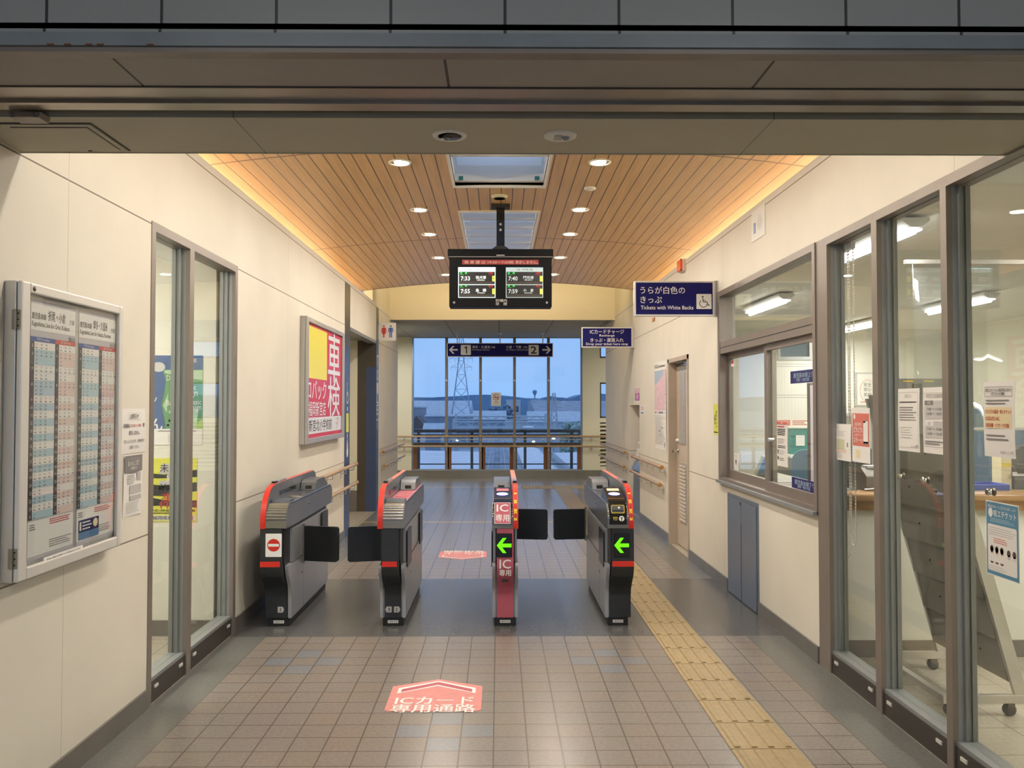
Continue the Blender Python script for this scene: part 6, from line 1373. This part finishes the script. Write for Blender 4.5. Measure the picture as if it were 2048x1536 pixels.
# pylon
def lattice(name, label, Y, px, base_w, top_w, ybase, ytop, m, arms, cat, r=.22, n=9):
    xc, zb = far(px, ybase, Y); _, zt = far(px, ytop, Y); t = thing(name, label, cat, (xc, Y, zb)); h = zt-zb
    cor = ((-1,-1),(1,-1),(1,1),(-1,1)); wd = lambda z: (base_w + (top_w-base_w)*min(1, (z/h)/.62))/2 if z/h < .62 else top_w/2*(1-.5*(z/h-.62)/.38)
    for sx, sy in cor:
        q = MB(); q.tube([(sx*wd(h*k/12), sy*wd(h*k/12), h*k/12) for k in range(13)], r, m, 5); q.build('leg', t)
    for a_ in range(4):
        c0, c1 = cor[a_], cor[(a_+1) % 4]; q = MB()
        for k in range(n):
            z0, z1 = h*(1-(1-k/n)**1.25), h*(1-(1-(k+1)/n)**1.25); w0, w1 = wd(z0), wd(z1)
            q.tube([(c0[0]*w0,c0[1]*w0,z0),(c1[0]*w1,c1[1]*w1,z1)], r*.55, m, 4); q.tube([(c1[0]*w0,c1[1]*w0,z0),(c0[0]*w1,c0[1]*w1,z1)], r*.55, m, 4); q.tube([(c0[0]*w1,c0[1]*w1,z1),(c1[0]*w1,c1[1]*w1,z1)], r*.5, m, 4)
        q.build('bracing', t)
    for y, half in arms:
        _, z = far(px, y, Y); z -= zb
        for s in (-1, 1):
            q = MB(); q.tube([(s*wd(z),0,z),(s*half,0,z)], r*.7, m, 4); q.tube([(s*wd(z+half*.35),0,z+half*.35),(s*half,0,z)], r*.6, m, 4)
            for k in (.55, .98): q.tube([(s*half*k,0,z),(s*half*k,0,z-half*.35)], r*.5, m, 4)
            q.build('cross_arm', t)
    return t
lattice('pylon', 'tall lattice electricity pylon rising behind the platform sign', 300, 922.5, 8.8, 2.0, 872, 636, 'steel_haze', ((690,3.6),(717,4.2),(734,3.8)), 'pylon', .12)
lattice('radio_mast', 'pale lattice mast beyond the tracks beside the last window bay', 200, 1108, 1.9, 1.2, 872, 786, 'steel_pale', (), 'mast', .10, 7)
xc, zt = far(1069.5, 779, 700); t = thing('water_tower', 'water tower on the wooded skyline', 'tower', (xc, 700, GZ)); q = MB(); q.cyl((0,0,0),(0,0,zt-GZ-3),.5,'hill_haze',8); q.build('column', t); q = MB(); q.lathe((0,0,zt-GZ-3), [(.6,-2),(1.9,.6),(1.7,2.2),(.4,2.6)], 'hill_haze', 14); q.build('tank', t)
# overhead line frames over the tracks
for k, (Y, xa, xb, zt) in enumerate(((64, -4.3, 4.6, -.9), (92, -5.0, 6.2, -1.0), (130, -7, 8, -1.1), (176, -9, 10, -.8))):
    t = thing('line_gantry', 'overhead line gantry above the tracks, %s from the station' % ORD[k], 'gantry', (0, Y, GZ), group='overhead line gantries'); h = zt-GZ; r = .05+Y*.0006
    for x in (xa, xb): q = MB(); q.cyl((x,0,0),(x,0,h+.6),r*1.5,'steel_pale',6); q.build('post', t)
    q = MB(); q.tube([(xa,0,h),(xb,0,h)], r, 'steel_pale', 5); q.tube([(xa,0,h-.7),(xb,0,h-.7)], r, 'steel_pale', 5)
    nn = 10
    for i in range(nn): q.tube([(xa+(xb-xa)*i/nn,0,h if i % 2 else h-.7),(xa+(xb-xa)*(i+1)/nn,0,h-.7 if i % 2 else h)], r*.6, 'steel_pale', 4)
    q.build('truss', t)
    for x in (xa*.7, xb*.6):
        q = MB(); q.cyl((x,0,h-.7),(x,0,h-2.4),r*.8,'steel_pale',5); q.tube([(x,0,h-2.2),(x+1.1,0,h-1.5)], r*.6, 'steel_pale', 4); q.build('dropper', t)
for k, x in enumerate((-2.3, 1.7)):
    t = thing('contact_wire', ('overhead wire above the track with the pale platform edge', 'overhead wire above the track nearer the bank')[k], 'wire', (x, 40, GZ)); q = MB(); q.tube([(0,0,5.3),(0,180,5.3)], .03, 'steel_pale', 4); q.build('contact_wire', t); q = MB(); q.tube([(0,0,6.3),(0,30,5.8),(0,90,6.2),(0,180,6.2)], .03, 'steel_pale', 4); q.build('carrier_wire', t)
for k, x in enumerate((-2.3, 1.7)):
    t = thing('railway_track', ('track running from below the window, by the broad roof', 'track running from below the window, by the ridged roof')[k], 'track', (x, 30, GZ)); q = MB(); q.box(-1.5, 1.5, 0, 250, 0, .12, 'bank_haze'); q.build('ballast', t)
    for s in (-.55, .55): q = MB(); q.box(s-.07, s+.07, 0, 250, .12, .28, 'steel_pale'); q.build('rail', t)
# platform roofs below the window
def canopy(label, x0, x1, y0, y1, z, pitch):
    t = thing('platform_roof', label, 'roof', ((x0+x1)/2, y0, z)); w_ = (x1-x0)/2
    q = MB(); q.prism([(-w_,0),(0,pitch),(w_,0),(w_,-.25),(-w_,-.25)], 0, y1-y0, 'roof_canopy', 'y'); q.build('roof_sheet', t)
    q = MB(); q.box(-w_, w_, -.02, 0, -.3, .0, 'steel_far'); q.box(-w_-.03, -w_, 0, y1-y0, -.3, .05, 'steel_pale'); q.box(w_, w_+.03, 0, y1-y0, -.3, .05, 'steel_pale'); q.build('gutter', t)
    for yy in (3, (y1-y0)*.5, y1-y0-3): q = MB(); q.cyl((0,yy,GZ-z),(0,yy,-.2),.16,'steel_far',10); q.build('column', t)
canopy('broad pale platform roof below the window on the pylon side', -12, -.75, 19.2, 46, -1.05, .12)
canopy('narrow ridged platform roof running away from the window', 1.15, 2.6, 19.2, 54, -1.3, .22)
canopy('broad pale platform roof below the window on the bank side', 2.9, 12, 19.2, 44, -1.0, .12)
# railing of the balcony outside the window
t = thing('balcony_railing', 'dark steel railing just outside the far window', 'railing', (0, 18.4, 0)); Yr = 18.4
for x in (-1.77, -.59, .59, 1.62, 1.82): q = MB(); q.box(x-.03, x+.03, -.03, .03, .0, .93, 'steel_dark'); q.build('post', t)
q = MB(); q.box(-6, 6, -.04, .04, .91, .98, 'steel_dark'); q.build('top_rail', t)
q = MB(); q.box(-6, 6, -.015, .015, .845, .875, 'steel_dark'); q.build('mid_rail', t)
q = MB(); q.box(-6, 6, -.015, .015, .20, .225, 'steel_dark'); q.build('low_rail', t)
q = MB(); q.box(-6.5, 6.5, 17.36, 18.55, -.25, -.10, 'roof_canopy'); struct('ledge_slab', q)
q = MB(); q.box(-6, 6, 18.30, 18.50, -.10, .0, 'roof_canopy'); struct('trim_5', q, 'kerb under the balcony railing')
# bushes and lamps
def bush(label, px, py, Y, s, m='bush_green'):
    x, z = far(px, py, Y); t = thing('tree', label, 'tree', (x, Y, GZ)); h = z-GZ; q = MB()
    for k in range(150):
        a = random.uniform(0, 2*pi); rr = s*random.random()**.5; zz = h*random.uniform(.25, 1.0)*(1-.3*rr/s); b_ = s*random.uniform(.08, .17)
        q.lathe((rr*math.cos(a), rr*math.sin(a)*.7, zz), [(.05*b_,-b_),(.75*b_,-.55*b_),(b_,0),(.7*b_,.6*b_),(.05*b_,b_)], m, 7)
    q.build('crown', t); q = MB(); q.cyl((0,0,0),(0,0,h*.6),s*.06,'roof_dark',7); q.build('trunk', t); return t
bush('pale green tree beyond the tracks in the last window bay', 1152, 829, 150, 3.2)
bush('second pale tree a little lower beside it, nearer the mast', 1134, 836, 160, 2.2)
bush('dark tree to the side of the white block before the hills', 1003, 806, 520, 9, 'tree_haze')
for k, (px, py, Y, lab) in enumerate(((915, 880, 80, 'yellowish lamp glowing low beyond the railing under the pylon'), (1107, 877, 80, 'bright lamp glowing beyond the railing under the mast'), (1067, 883, 90, 'small white lamp glowing beyond the railing near the hut'), (1027, 826, 200, 'pinpoint white lamp above the tracks'))):
    x, z = far(px, py, Y); t = thing('yard_lamp', lab, 'lamp', (x, Y, GZ)); q = MB(); q.cyl((0,0,0),(0,0,z-GZ),.05,'steel_far',6); q.build('post', t); q = MB(); q.lathe((0,0,z-GZ), [(.02,-.12),(.16,-.05),(.16,.05),(.02,.1)], 'lamp_far', 10); q.build('lamp_head', t)

bpy.data.objects.remove(_fo)
